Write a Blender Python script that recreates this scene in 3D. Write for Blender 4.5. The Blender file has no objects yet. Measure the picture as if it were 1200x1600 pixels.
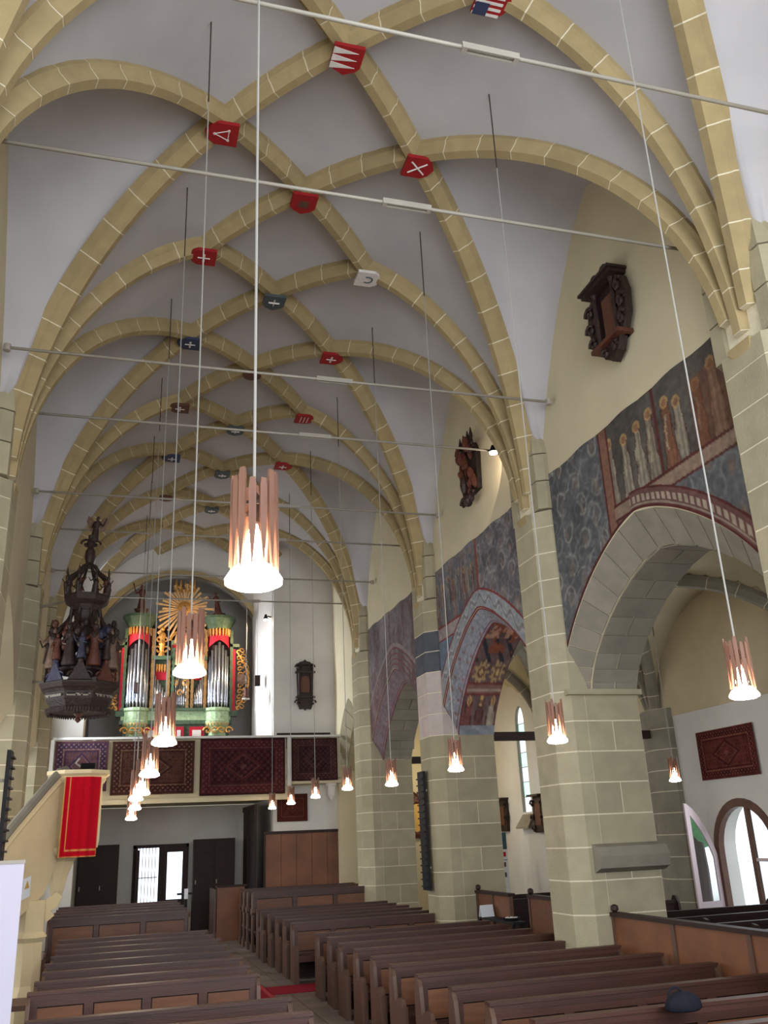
import bpy, math, random
import numpy as np
from mathutils import Vector, Matrix

random.seed(7)
rng = np.random.RandomState(11)
S = bpy.context.scene
COL = S.collection

# ------------------------------------------------------------------ camera
cam_d = bpy.data.cameras.new('camera')
cam_d.sensor_fit = 'VERTICAL'; cam_d.sensor_height = 36.0; cam_d.lens = 1388.0 / 1600.0 * 36.0
cam_d.clip_start = 0.05; cam_d.clip_end = 200
cam = bpy.data.objects.new('camera', cam_d); COL.objects.link(cam)
_a = np.array([172 - 600., 800 - 1328., -1388.]); _a /= np.linalg.norm(_a)
_u = np.array([425 - 600., 800 + 2880., -1388.]); _u -= _u.dot(_a) * _a; _u /= np.linalg.norm(_u)
_r = np.cross(_a, _u)
cam.matrix_world = Matrix(((*_r, 0), (*_a, 0), (*_u, 2.45), (0, 0, 0, 1)))
S.camera = cam

# ------------------------------------------------------------------ world, daylight, exposure
S.view_settings.view_transform = 'Standard'; S.view_settings.look = 'None'
S.view_settings.gamma = 1; S.view_settings.use_curve_mapping = False
S.view_settings.exposure = 0.62
S.cycles.use_denoising = True
S.cycles.max_bounces = 7; S.cycles.diffuse_bounces = 5
W = bpy.data.worlds.new('sky'); S.world = W; W.use_nodes = True
bg = W.node_tree.nodes['Background']
bg.inputs[0].default_value = (0.80, 0.90, 1.0, 1); bg.inputs[1].default_value = 1.6

def area(name, loc, target, sx, sy, power, col=(1, 1, 1), spread=180):
    d = bpy.data.lights.new(name, 'AREA'); d.shape = 'RECTANGLE'; d.size = sx; d.size_y = sy
    d.energy = power; d.color = col; d.spread = math.radians(spread)
    o = bpy.data.objects.new(name, d); COL.objects.link(o); o.location = loc
    o.rotation_euler = (Vector(target) - Vector(loc)).to_track_quat('-Z', 'Y').to_euler()
    return o
# daylight entering by the chancel windows behind the camera and by the left aisle windows
area('chancel_window_light', (2.4, -5.5, 5.0), (2.4, 12, 9.5), 8, 7, 620, (0.93, 0.96, 1.0))
for _y in (4.2, 9.9, 15.5, 21.2, 26.6):
    area('left_window_light', (-5.6, _y, 4.0), (4.5, _y - 1.0, 6.5), 2.2, 5.0, 150 if _y < 18 else 230, (0.86, 0.93, 1.0))
for _y in (15.5, 21.0):
    area('right_window_light', (11.75, _y, 3.6), (5, _y, 4.0), 1.6, 3.6, 45, (0.86, 0.93, 1.0))

area('right_fill_light', (6.2, 2.6, 4.6), (-1.6, 13.5, 5.0), 1.6, 3.0, 70, (0.88, 0.94, 1.0))  # added fill for the left pillars
area('gallery_window_light', (-1.45, 25.9, 6.6), (6.2, 27.5, 7.2), 1.2, 2.6, 70, (0.86, 0.93, 1.0))
area('tower_reveal_light', (-0.75, 28.3, 7.6), (4.5, 28.6, 6.6), 0.8, 3.0, 90, (0.80, 0.88, 1.0), 75)  # added to light the reveal from the left; no window is built there

# ------------------------------------------------------------------ helpers
def lin(c):
    c = np.asarray(c, float)
    return np.where(c <= 0.04045, c / 12.92, ((c + 0.055) / 1.055) ** 2.4)
def srgb(r, g, b): return tuple(lin(np.array([r, g, b]) / 255.0)) + (1.0,)

MATS = {}
def mat(name, col=None, rough=0.8, metal=0.0, var=0.0, nscale=3.0, namt=0.25, bump=0.0, bscale=40.0,
        emit=None, estr=0.0, attr=False, stretch=None, spec=0.3, alpha=None):
    if name in MATS: return MATS[name]
    m = bpy.data.materials.new(name); m.use_nodes = True; nt = m.node_tree; N = nt.nodes; L = nt.links
    b = N['Principled BSDF']
    b.inputs['Roughness'].default_value = rough; b.inputs['Metallic'].default_value = metal
    b.inputs['Specular IOR Level'].default_value = spec
    if emit:
        b.inputs['Emission Color'].default_value = emit; b.inputs['Emission Strength'].default_value = estr
        b.inputs['Base Color'].default_value = emit
        MATS[name] = m; return m
    g = N.new('ShaderNodeNewGeometry'); mp = N.new('ShaderNodeMapping'); L.new(g.outputs['Position'], mp.inputs[0])
    if stretch: mp.inputs['Scale'].default_value = stretch
    n = N.new('ShaderNodeTexNoise'); n.inputs['Scale'].default_value = nscale; n.inputs['Detail'].default_value = 6
    L.new(mp.outputs[0], n.inputs['Vector'])
    mr = N.new('ShaderNodeMapRange'); mr.inputs[1].default_value = 0.25; mr.inputs[2].default_value = 0.75
    mr.inputs[3].default_value = 1 - namt; mr.inputs[4].default_value = 1 + namt
    L.new(n.outputs[0], mr.inputs[0])
    val = mr.outputs[0]
    if var:
        oi = N.new('ShaderNodeObjectInfo'); m2 = N.new('ShaderNodeMapRange')
        m2.inputs[3].default_value = 1 - var; m2.inputs[4].default_value = 1 + var
        L.new(oi.outputs['Random'], m2.inputs[0])
        mu = N.new('ShaderNodeMath'); mu.operation = 'MULTIPLY'; L.new(val, mu.inputs[0]); L.new(m2.outputs[0], mu.inputs[1]); val = mu.outputs[0]
    hs = N.new('ShaderNodeVectorMath'); hs.operation = 'SCALE'
    if attr:
        at = N.new('ShaderNodeAttribute'); at.attribute_name = 'Col'; L.new(at.outputs['Color'], hs.inputs[0])
    else:
        hs.inputs[0].default_value = col[:3]
    L.new(val, hs.inputs['Scale']); L.new(hs.outputs[0], b.inputs['Base Color'])
    if bump:
        n2 = N.new('ShaderNodeTexNoise'); n2.inputs['Scale'].default_value = bscale; n2.inputs['Detail'].default_value = 4
        L.new(mp.outputs[0], n2.inputs['Vector'])
        bp = N.new('ShaderNodeBump'); bp.inputs['Strength'].default_value = bump; bp.inputs['Distance'].default_value = 0.02
        L.new(n2.outputs[0], bp.inputs['Height']); L.new(bp.outputs[0], b.inputs['Normal'])
    if alpha is not None: b.inputs['Alpha'].default_value = alpha
    MATS[name] = m; return m

mat('web', srgb(180, 175, 175), 0.95, nscale=0.9, namt=0.10, bump=0.15, bscale=8)
mat('rib', srgb(160, 141, 102), 0.9, var=0.09, nscale=5, namt=0.10, bump=0.3)
mat('mortar', srgb(214, 203, 176), 0.95, nscale=20, namt=0.08)
mat('stone', srgb(160, 150, 124), 0.9, var=0.08, nscale=3, namt=0.12, bump=0.35)
mat('greystone', srgb(134, 127, 113), 0.92, var=0.08, nscale=3, namt=0.15, bump=0.35)
mat('plaster', srgb(196, 184, 154), 0.95, nscale=1.2, namt=0.07, bump=0.2, bscale=6)
mat('pale_stone', srgb(216, 196, 156), 0.9, nscale=2, namt=0.08, bump=0.15)
mat('gilt_pale', srgb(212, 168, 114), 0.6, nscale=9, namt=0.15)
mat('stone_dark', srgb(84, 86, 92), 0.9, nscale=4, namt=0.2)
mat('stone_pink', srgb(186, 172, 166), 0.9, nscale=4, namt=0.12)
mat('ochre_plaster', srgb(190, 174, 144), 0.95, nscale=1.3, namt=0.12, bump=0.2, bscale=6)
mat('white_plaster', srgb(206, 202, 196), 0.95, nscale=1.5, namt=0.06, bump=0.15, bscale=6)
mat('paint', attr=True, rough=0.95, nscale=14, namt=0.16, bump=0.25, bscale=30)
mat('cloth', attr=True, rough=1.0, nscale=60, namt=0.15, bump=0.3, bscale=120, spec=0.1)
mat('wood', srgb(68, 38, 29), 0.45, var=0.14, nscale=5, namt=0.28, stretch=(0.35, 3, 3), bump=0.1, spec=0.5)
mat('wood_panel', srgb(106, 66, 42), 0.5, var=0.16, nscale=6, namt=0.25, stretch=(0.4, 3, 3), spec=0.45)
mat('wood_end', srgb(88, 62, 48), 0.5, var=0.14, nscale=6, namt=0.25, stretch=(3, 3, 0.4), spec=0.45)
mat('wood_screen', srgb(112, 68, 42), 0.5, var=0.1, nscale=2.2, namt=0.28, spec=0.45)
mat('wood_dark', srgb(46, 28, 22), 0.6, var=0.1, nscale=6, namt=0.25, stretch=(0.5, 3, 3), spec=0.3)
mat('floor_stone', srgb(112, 98, 90), 0.75, var=0.10, nscale=2, namt=0.2, bump=0.15)
mat('joint_dark', srgb(60, 52, 48), 0.95, namt=0.1)
mat('red_carpet', srgb(140, 32, 48), 1.0, nscale=30, namt=0.15, spec=0.1)
mat('red_cloth', srgb(190, 14, 34), 0.85, nscale=25, namt=0.06, spec=0.2)
mat('gold_cloth', srgb(200, 160, 90), 0.7, namt=0.1)
mat('slat', srgb(122, 86, 70), 0.6, var=0.1, nscale=8, namt=0.15, stretch=(4, 4, 0.6))
mat('iron', srgb(160, 152, 140), 0.5, metal=0.1, namt=0.1)
mat('cord', srgb(150, 146, 140), 0.7, namt=0.05)
mat('darkcord', srgb(62, 52, 48), 0.7, namt=0.05)
mat('carved', srgb(50, 36, 32), 0.5, nscale=18, namt=0.4, bump=0.6, bscale=25)
mat('carved_letter', srgb(150, 140, 128), 0.7, namt=0.1)
mat('carved_warm', srgb(86, 48, 36), 0.5, nscale=18, namt=0.35, bump=0.5, bscale=25)
mat('carved_pale', srgb(112, 88, 74), 0.5, nscale=18, namt=0.35, bump=0.4, bscale=25)
mat('carved_blue', srgb(54, 52, 70), 0.5, nscale=22, namt=0.5, bump=0.4, bscale=25)
mat('gilt_dark', srgb(138, 106, 66), 0.5, metal=0.3, nscale=20, namt=0.35, bump=0.4, bscale=30)
mat('gilt', srgb(196, 142, 74), 0.42, metal=0.45, nscale=20, namt=0.3, bump=0.4, bscale=30)
mat('org_green', srgb(70, 88, 66), 0.45, nscale=12, namt=0.4)
mat('org_pale', srgb(150, 170, 130), 0.45, nscale=12, namt=0.3)
mat('org_red', srgb(170, 26, 44), 0.7, nscale=12, namt=0.15)
mat('pipe', srgb(196, 200, 210), 0.22, metal=0.9, namt=0.05)
mat('black', srgb(22, 21, 24), 0.6, namt=0.1)
mat('navy', srgb(22, 23, 34), 0.9, nscale=20, namt=0.2, bump=0.4)
mat('banner', srgb(196, 190, 206), 0.6, namt=0.02)
mat('paper', srgb(226, 230, 236), 0.8, namt=0.02)
mat('teal', srgb(60, 92, 104), 0.7, namt=0.05)
mat('red_paint', srgb(150, 26, 30), 0.6, nscale=15, namt=0.15)
mat('white_paint', srgb(214, 206, 200), 0.6, nscale=15, namt=0.1)
mat('grey_paint', srgb(74, 82, 84), 0.6, nscale=15, namt=0.15)
mat('blue_paint', srgb(52, 58, 84), 0.6, nscale=15, namt=0.15)
mat('brown_paint', srgb(96, 62, 48), 0.6, nscale=15, namt=0.2)
mat('bulb', emit=(1.0, 0.80, 0.56, 1), estr=38)
mat('lamp_glow', emit=(1.0, 0.84, 0.64, 1), estr=22)
mat('frame_pale', srgb(206, 186, 190), 0.5, namt=0.05)
mat('window_wood', srgb(96, 66, 54), 0.5, namt=0.2)
mat('foliage', srgb(70, 130, 80), 0.9, nscale=9, namt=0.5)
mat('ground', srgb(225, 225, 220), 0.9, namt=0.1)
def glass_mat(name, tint, rough=0.02):
    m = bpy.data.materials.new(name); m.use_nodes = True; nt = m.node_tree; N = nt.nodes; L = nt.links
    for n in list(N): N.remove(n)
    o = N.new('ShaderNodeOutputMaterial'); t = N.new('ShaderNodeBsdfTransparent'); g = N.new('ShaderNodeBsdfGlossy')
    t.inputs[0].default_value = tint; g.inputs['Roughness'].default_value = rough
    mx = N.new('ShaderNodeMixShader'); mx.inputs[0].default_value = 0.12
    L.new(t.outputs[0], mx.inputs[1]); L.new(g.outputs[0], mx.inputs[2]); L.new(mx.outputs[0], o.inputs[0]); MATS[name] = m
glass_mat('glass', (0.95, 0.97, 0.98, 1)); glass_mat('glass_green', (0.75, 0.95, 0.85, 1)); glass_mat('mirror_glass', (0.9, 0.95, 1.0, 1), 0.01); MATS['mirror_glass'].node_tree.nodes['Mix Shader'].inputs[0].default_value = 0.8

class MB:
    def __init__(s): s.v = []; s.f = []
    def add(s, vs, fs):
        k = len(s.v); s.v += [tuple(p) for p in vs]; s.f += [tuple(i + k for i in f) for f in fs]; return s
    def box(s, x0, x1, y0, y1, z0, z1):
        return s.add([(x0, y0, z0), (x1, y0, z0), (x1, y1, z0), (x0, y1, z0), (x0, y0, z1), (x1, y0, z1), (x1, y1, z1), (x0, y1, z1)],
                     [(0, 3, 2, 1), (4, 5, 6, 7), (0, 1, 5, 4), (1, 2, 6, 5), (2, 3, 7, 6), (3, 0, 4, 7)])
    def prism(s, poly, z0, z1):                     # poly: list of (x, y)
        n = len(poly)
        vs = [(x, y, z0) for x, y in poly] + [(x, y, z1) for x, y in poly]
        return s.add(vs, [tuple(range(n))[::-1], tuple(range(n, 2 * n))] + [(i, (i + 1) % n, n + (i + 1) % n, n + i) for i in range(n)])
    def loft(s, rings, cap=True, close=True):        # rings of equal count
        n = len(rings[0]); vs = [p for r in rings for p in r]; fs = []
        for k in range(len(rings) - 1):
            for i in range(n if close else n - 1):
                j = (i + 1) % n; fs.append((k * n + i, k * n + j, (k + 1) * n + j, (k + 1) * n + i))
        if cap: fs += [tuple(range(n))[::-1], tuple(range((len(rings) - 1) * n, len(rings) * n))]
        return s.add(vs, fs)
    def lathe(s, prof, n=12, c=(0, 0), ang0=0.0):    # prof: (r, z)
        return s.loft([[(c[0] + r * math.cos(ang0 + 2 * math.pi * i / n), c[1] + r * math.sin(ang0 + 2 * math.pi * i / n), z) for i in range(n)] for r, z in prof])
    def tube(s, pts, r, n=6):
        rings = []; P = [Vector(p) for p in pts]
        rr = r if isinstance(r, (list, tuple)) else [r] * len(P)
        for i, p in enumerate(P):
            t = (P[min(i + 1, len(P) - 1)] - P[max(i - 1, 0)])
            t = t.normalized() if t.length > 1e-9 else Vector((0, 0, 1))
            a = Vector((0, 0, 1)) if abs(t.z) < 0.9 else Vector((0, 1, 0))
            u = t.cross(a).normalized(); w = t.cross(u)
            rings.append([tuple(p + u * rr[i] * math.cos(2 * math.pi * k / n) + w * rr[i] * math.sin(2 * math.pi * k / n)) for k in range(n)])
        return s.loft(rings)
    def plate(s, poly, y0, y1):                      # polygon in x-z, thick in y
        n = len(poly); vs = [(x, y0, z) for x, z in poly] + [(x, y1, z) for x, z in poly]
        return s.add(vs, [tuple(range(n)), tuple(range(n, 2 * n))[::-1]] + [(i, n + i, n + (i + 1) % n, (i + 1) % n) for i in range(n)])
    def sphere(s, c, r, n=8, m=6, sc=(1, 1, 1)):
        return s.loft([[(c[0] + sc[0] * r * math.sin(math.pi * (k + 0.02) / (m + 0.04)) * math.cos(2 * math.pi * i / n),
                         c[1] + sc[1] * r * math.sin(math.pi * (k + 0.02) / (m + 0.04)) * math.sin(2 * math.pi * i / n),
                         c[2] - sc[2] * r * math.cos(math.pi * (k + 0.02) / (m + 0.04))) for i in range(n)] for k in range(m + 1)])
    def mesh(s, name):
        me = bpy.data.meshes.new(name); me.from_pydata(s.v, [], s.f)
        import bmesh
        b = bmesh.new(); b.from_mesh(me); bmesh.ops.recalc_face_normals(b, faces=b.faces); b.to_mesh(me); b.free()
        return me

def obj(name, mb, m, parent=None, smooth=False, loc=None):
    me = mb.mesh(name) if isinstance(mb, MB) else mb
    if not me.materials: me.materials.append(MATS[m])
    if smooth:
        for p in me.polygons: p.use_smooth = True
    o = bpy.data.objects.new(name, me); COL.objects.link(o)
    if loc: o.location = loc
    if parent: o.parent = parent
    return o
def tag(o, label, cat, group=None, kind=None):
    o['label'] = label; o['category'] = cat
    if group: o['group'] = group
    if kind: o['kind'] = kind
    return o
def thing(name, label, cat, loc=(0, 0, 0), rotz=0.0, group=None):
    o = bpy.data.objects.new(name, None); COL.objects.link(o); o.location = loc; o.rotation_euler = (0, 0, rotz)
    o.empty_display_size = 0.1
    return tag(o, label, cat, group)
def structure(o): o['kind'] = 'structure'; return o
def copy_tree(o, parent=None):
    c = o.copy(); COL.objects.link(c)
    if parent: c.parent = parent
    for ch in list(o.children): copy_tree(ch, c)
    return c
def paint_mesh(name, P, C, m, parent=None, thick=None):
    """P: (nu,nv,3) points, C: (nu,nv,3) sRGB 0..1 colours -> mesh with a colour attribute"""
    nu, nv = P.shape[:2]
    V = P.reshape(-1, 3); Cc = lin(np.clip(C, 0, 1)).reshape(-1, 3)
    i, j = np.meshgrid(np.arange(nu - 1), np.arange(nv - 1), indexing='ij'); a = (i * nv + j).ravel()
    F = np.stack([a, a + nv, a + nv + 1, a + 1], 1).tolist()
    if thick is not None:                            # a back sheet and closed edges
        n = len(V); V = np.vstack([V, V + np.array(thick)]); Cc = np.vstack([Cc, Cc])
        F += [[q + n for q in f[::-1]] for f in F]
        rim = [(k, 0) for k in range(nu)] + [(nu - 1, k) for k in range(1, nv)] + [(k, nv - 1) for k in range(nu - 2, -1, -1)] + [(0, k) for k in range(nv - 2, 0, -1)]
        ids = [r * nv + c for r, c in rim]
        F += [[ids[k], ids[(k + 1) % len(ids)], ids[(k + 1) % len(ids)] + n, ids[k] + n] for k in range(len(ids))]
    me = bpy.data.meshes.new(name); me.from_pydata(V.tolist(), [], F)
    ca = me.color_attributes.new('Col', 'FLOAT_COLOR', 'POINT')
    ca.data.foreach_set('color', np.hstack([Cc, np.ones((len(Cc), 1))]).astype(np.float32).ravel())
    me.materials.append(MATS[m])
    o = bpy.data.objects.new(name, me); COL.objects.link(o)
    if parent: o.parent = parent
    return o
def vnoise(x, y, seed=0):
    xi = np.floor(x).astype(int); yi = np.floor(y).astype(int); fx = x - xi; fy = y - yi
    def h(a, b):
        n = (a * 374761393 + b * 668265263 + seed * 1442695041) & 0x7fffffff
        n = ((n ^ (n >> 13)) * 1274126177) & 0x7fffffff
        return ((n ^ (n >> 16)) & 0xffff) / 65535.0
    fx = fx * fx * (3 - 2 * fx); fy = fy * fy * (3 - 2 * fy)
    return (h(xi, yi) * (1 - fx) + h(xi + 1, yi) * fx) * (1 - fy) + (h(xi, yi + 1) * (1 - fx) + h(xi + 1, yi + 1) * fx) * fy
def fbm(x, y, seed=0, o=4):
    s = 0; a = 0.5; t = 0
    for k in range(o):
        s = s + a * vnoise(x * 2 ** k, y * 2 ** k, seed + k); t += a; a *= 0.5
    return s / t
def mix(a, b, t): t = np.clip(t, 0, 1)[..., None]; return a * (1 - t) + np.array(b) / 255.0 * t

# ------------------------------------------------------------------ nave geometry
CX = 2.34; D = 4.17; WD = 4.20; F = 3.93; BAY = 5.65
PY = [1.35, 7.0, 12.68, 18.33, 24.0]                 # pillar centres along the nave
YW = 27.7; YV = 29.9
MID = [(PY[i] + PY[i + 1]) / 2 for i in range(4)] + [25.95]                                            # west wall
def zb(d):
    d = min(abs(d), D); return 7.3 + 4.9 * (1 - (d / D) ** 2.2) ** 0.505
def gline(v): return min(1.41 + (D - 1.41) * abs(v) / 2.7, D)
def bump(x, y, q0):
    u = (x - CX) / 1.41 + (y - q0) / 1.415; w = (x - CX) / 1.41 - (y - q0) / 1.415
    b = abs(math.sin(math.pi * u / 2) * math.sin(math.pi * w / 2)) ** 0.7
    return 0.13 * b * max(0.0, 1 - max(0, abs(x - CX) - 1.2) / 1.6)
def wall_arch(v):
    return 8.6 + 3.7 * max(0.0, 1 - (abs(v) / 2.85) ** 1.8) ** 0.6
web = MB()
NB = 5
ymids = MID[:4] + [26.82]
for b in range(NB):
    ym = ymids[b]; ny = 26; nd = 44; grid = []
    for i in range(ny + 1):
        if b == 4 and ym - 2.84 + 5.68 * i / ny > YV + 0.1: continue
        v = -2.84 + 5.68 * i / ny; g = gline(v); th = math.asin(min(g / D, 1)); row = []
        for k in range(nd + 1):
            d = D * math.sin(-th + 2 * th * k / nd); x = CX + d; y = ym + v
            row.append((x, y, zb(d) + bump(x, y, ym + 1.415)))
        grid.append(row)
    web.loft(grid, cap=False, close=False)
    for s in (1, -1):
        grid = []
        for i in range(15):
            d = 1.41 + (WD - 1.41) * i / 14; w = min(2.7 * (d - 1.41) / (D - 1.41), 2.75)
            z0 = max(zb(d), 8.4) if i < 14 else 8.4; f = (i / 14.0) ** 2
            zr = zb(1.41) + (11.88 - zb(1.41)) * (i / 14.0); row = []
            for k in range(33):
                t = math.sin(-math.pi / 2 + math.pi * k / 32)
                z = z0 + (zr - z0) * max(0, 1 - min(1, abs(t) / (1 - 0.14 * f)) ** (1.8 - 0.5 * f)) ** (0.6 + 0.2 * f)
                if b == 4 and ym + t * w > YW + 0.05: row.append((CX + s * d, YW + 0.05, z)); continue
                row.append((CX + s * d, ym + t * w, z))
            grid.append(row)
        web.loft(grid, cap=False, close=False)
ceiling = structure(obj('ceiling', web, 'web', smooth=True))

# ribs: each rib is a mortar core with single rib stones over it
PROF = [(-0.15, 0.06), (-0.15, -0.07), (-0.115, -0.10), (-0.085, -0.17), (-0.06, -0.235), (0.06, -0.235), (0.085, -0.17), (0.115, -0.10), (0.15, -0.07), (0.15, 0.06)]
def resample(P, step):
    P = np.array(P); L = np.r_[0, np.cumsum(np.linalg.norm(np.diff(P, axis=0), axis=1))]
    n = max(2, int(round(L[-1] / step))); t = np.linspace(0, L[-1], n + 1)
    return np.stack([np.interp(t, L, P[:, k]) for k in range(3)], 1), L[-1]
def rib(P, s, name='vault_rib', prof=PROF, stone='rib', piece=0.56, parent=None, cx=CX, scale=1.0, nf=None):
    if nf is None: P = [p for p in P if p[1] < YV]
    if len(P) < 4: return None
    parent = parent or ceiling
    fine, Lt = resample(P, piece / 4)
    n = len(fine); T = np.gradient(fine, axis=0); T /= np.linalg.norm(T, axis=1)[:, None]
    fr = []
    for i in range(n):
        p = Vector(fine[i]); t = Vector(T[i])
        if nf: N = nf(fine[i])
        else:
            d = fine[i][0] - cx; e = 0.02
            ad = min(abs(d), D - 0.03); sl = (zb(ad + e) - zb(ad - e)) / (2 * e); sl = max(sl, -40)
            N = Vector((-sl * (1 if d >= 0 else -1), 0, 1)).normalized()
        N = (N - t * N.dot(t)).normalized(); B = t.cross(N)
        fr.append((p, B, N, t))
    def ring(f, k, along=0.0): return [tuple(f[0] + f[1] * a * k * scale + f[2] * (b * scale + (0.004 if k < 1 and b < 0 else 0)) + f[3] * along) for a, b in prof]
    core = MB().loft([ring(f, 0.965) for f in fr]); co = obj(name, core, 'mortar', parent)
    st = 4; k = 0
    while k < n - 1:
        e = min(k + st, n - 1)
        if n - 1 - e < 2: e = n - 1
        fs = fr[k:e + 1]; jit = random.uniform(-0.01, 0.01)
        rings = [ring(f, 1.0, (0.009 if i == 0 else (-0.009 if i == len(fs) - 1 else 0)) + jit * 0) for i, f in enumerate(fs)]
        obj('rib_stone', MB().loft(rings), stone, co)
        k = e
    return co
def profile_pts(d0, d1, yf, s, n=40):
    th0 = math.asin(d0 / D); th1 = math.asin(min(d1 / D, 1)); out = []
    for i in range(n + 1):
        th = th0 + (th1 - th0) * i / n; d = D * math.sin(th)
        out.append((CX + s * d, yf(d), zb(d)))
    return out
for b in range(NB):
    ym = ymids[b]; P0 = ym - 2.83; P1 = ym + 2.83
    for s in (1, -1):
        for Pp, sg in ((P0, 1), (P1, -1)):           # groin ribs from the mid-bay boss down to both pillars
            if b == 4 and sg == -1: end = 0.0
            yf = lambda d: Pp + sg * 0.16 + (ym - Pp - sg * 0.16) * (1 - (d - 1.41) / (D - 1.41))
            rib(profile_pts(1.41, D - 0.015, yf, s), s)
        if b > 0 or True:                            # transverse rib over the pillar
            if P0 > 5: rib(profile_pts(1.41, D - 0.003, lambda d: P0, s), s)
    for q in (ym - 1.415, ym + 1.415):               # crossing ribs around the ridge
        for s in (1, -1):
            for sy in (1, -1):
                pts = [(CX + s * d, q + sy * d, zb(d) + 0.0) for d in np.linspace(0.0, 1.41, 14)]
                rib(pts, s)

# ------------------------------------------------------------------ pillars
def dv(poly, s, y0): return [(CX + s * d, y0 + v) for d, v in poly]
FRONT = [(3.85, -0.33), (4.08, -0.56), (4.3, -0.56), (4.3, 0.56), (4.08, 0.56), (3.85, 0.33)]
def blk(poly, h): return MB().prism(poly, 0.009, h - 0.009).mesh('stone_block')
def shr(poly, e=0.006):
    c = np.mean(poly, 0); return [tuple(np.array(p) + (c - np.array(p)) / np.linalg.norm(c - np.array(p)) * e) for p in poly]
H = 0.44
B_front = blk([(a - 3.85, b) for a, b in FRONT[:]], H)
def rect(a, b, v=0.56): return [(a - 3.85 + 0.008, -v), (b - 3.85 - 0.008, -v), (b - 3.85 - 0.008, v), (a - 3.85 + 0.008, v)]
B_j = {k: blk(rect(*k), H) for k in [(4.3, 5.2), (4.3, 4.72), (4.72, 5.2)]}
B_up = blk([(a - 3.85, b) for a, b in [(3.85, -0.33), (4.08, -0.56), (4.5, -0.56), (4.5, 0.56), (4.08, 0.56), (3.85, 0.33)]], H)
for me in [B_front, B_up] + list(B_j.values()): me.materials.append(MATS['stone'])
B_var = {}
for _m in ('stone_dark', 'stone_pink'):
    B_var[_m] = B_up.copy(); B_var[_m].materials.clear(); B_var[_m].materials.append(MATS[_m])
def pillar(s, y, label):
    t = thing('stone_pillar', label, 'pillar', (CX + s * F, y, 0), 0 if s > 0 else math.pi, 'octagonal stone pillars of the nave')
    core = MB().prism([(0.004, -0.326), (0.234, -0.556), (1.346, -0.556), (1.346, 0.556), (0.234, 0.556), (0.004, 0.326)], 0, 4.4)
    core.prism([(0.004, -0.326), (0.234, -0.556), (0.6, -0.556), (0.6, 0.556), (0.234, 0.556), (0.004, 0.326)], 4.4, 7.3)
    core.prism([(0.1, -0.3), (0.2, -0.42), (0.5, -0.44), (0.5, 0.44), (0.2, 0.42), (0.1, 0.3)], 7.3, 8.28)
    c = obj('mortar_core', core, 'mortar', t)
    for k in range(10):
        z = k * H
        obj('stone_block', B_front, 'stone', t, loc=(0, 0, z))
        for q in ([(4.3, 5.2)] if k % 2 else [(4.3, 4.72), (4.72, 5.2)]): obj('stone_block', B_j[q], 'stone', t, loc=(0, 0, z))
    for k in range(10, 17):
        special = {14: 'stone_dark', 13: 'stone_dark', 12: 'stone_pink', 11: 'stone_pink', 10: 'stone_pink'}.get(k) if (s > 0 and abs(y - PY[3]) < 0.1) else None
        if 4.4 + (k - 10) * H + H <= 7.32 + H * 0.7: obj('stone_block', B_up if not special else B_var[special], 'stone', t, loc=(0, 0, k * H)).scale = (1, 1, 1 if k < 16 else 0.62)
    for sy in (1, -1):                                # pointed gable stones rising between the ribs
        y0, y1 = sorted((sy * 0.22, sy * 0.58)); m = (y0 + y1) / 2
        for (za, zt) in ((7.33, 7.8), (7.82, 8.28)):
            obj('gable_stone', MB().prism([(0.06, m - 0.1), (0.06, m + 0.1), (0.2, y1), (0.5, y1), (0.5, y0), (0.2, y0)], za, zt), 'stone', t)
        obj('gable_stone', MB().add([(0.05, m - 0.1, 8.30), (0.05, m + 0.1, 8.30), (0.2, y1, 8.30), (0.4, y1, 8.30), (0.4, y0, 8.30), (0.2, y0, 8.30), (0.13, m, 9.05), (0.4, m, 9.05)],
            [(0, 1, 6), (1, 2, 6), (2, 3, 7, 6), (3, 4, 7), (4, 5, 6, 7), (5, 0, 6), (5, 4, 3, 2, 1, 0)]), 'stone', t)
    # moulded foot of the rib bundle
    obj('corbel', MB().loft([[(a, -b, z), (0.25, -b, z), (0.25, b, z), (a, b, z)] for a, b, z in ((0.02, 0.08, 7.14), (-0.015, 0.16, 7.26), (-0.025, 0.18, 7.31), (-0.025, 0.18, 7.335))]), 'rib', t)
    return t
ordn = ['first', 'second', 'third', 'fourth', 'fifth']
pill = {}
for i, y in enumerate(PY):
    if i == 0: continue
    pill[('R', i)] = pillar(1, y, ['', 'right-hand nave pillar cut by the right edge of the photo, nearest the camera',
        'large right-hand nave pillar beside the grey stone arch, lamp hanging before it',
        'right-hand nave pillar with the black board on its face', 'furthest right-hand nave pillar, beside the wood panelled west wall'][i])
    if i > 1:
        pill[('L', i)] = pillar(-1, y, ['', '', 'left-hand nave pillar at the left edge of the photo, behind the white banner',
        'left-hand nave pillar carrying the pulpit and its canopy', 'furthest left-hand nave pillar, behind the pulpit'][i])

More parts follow.
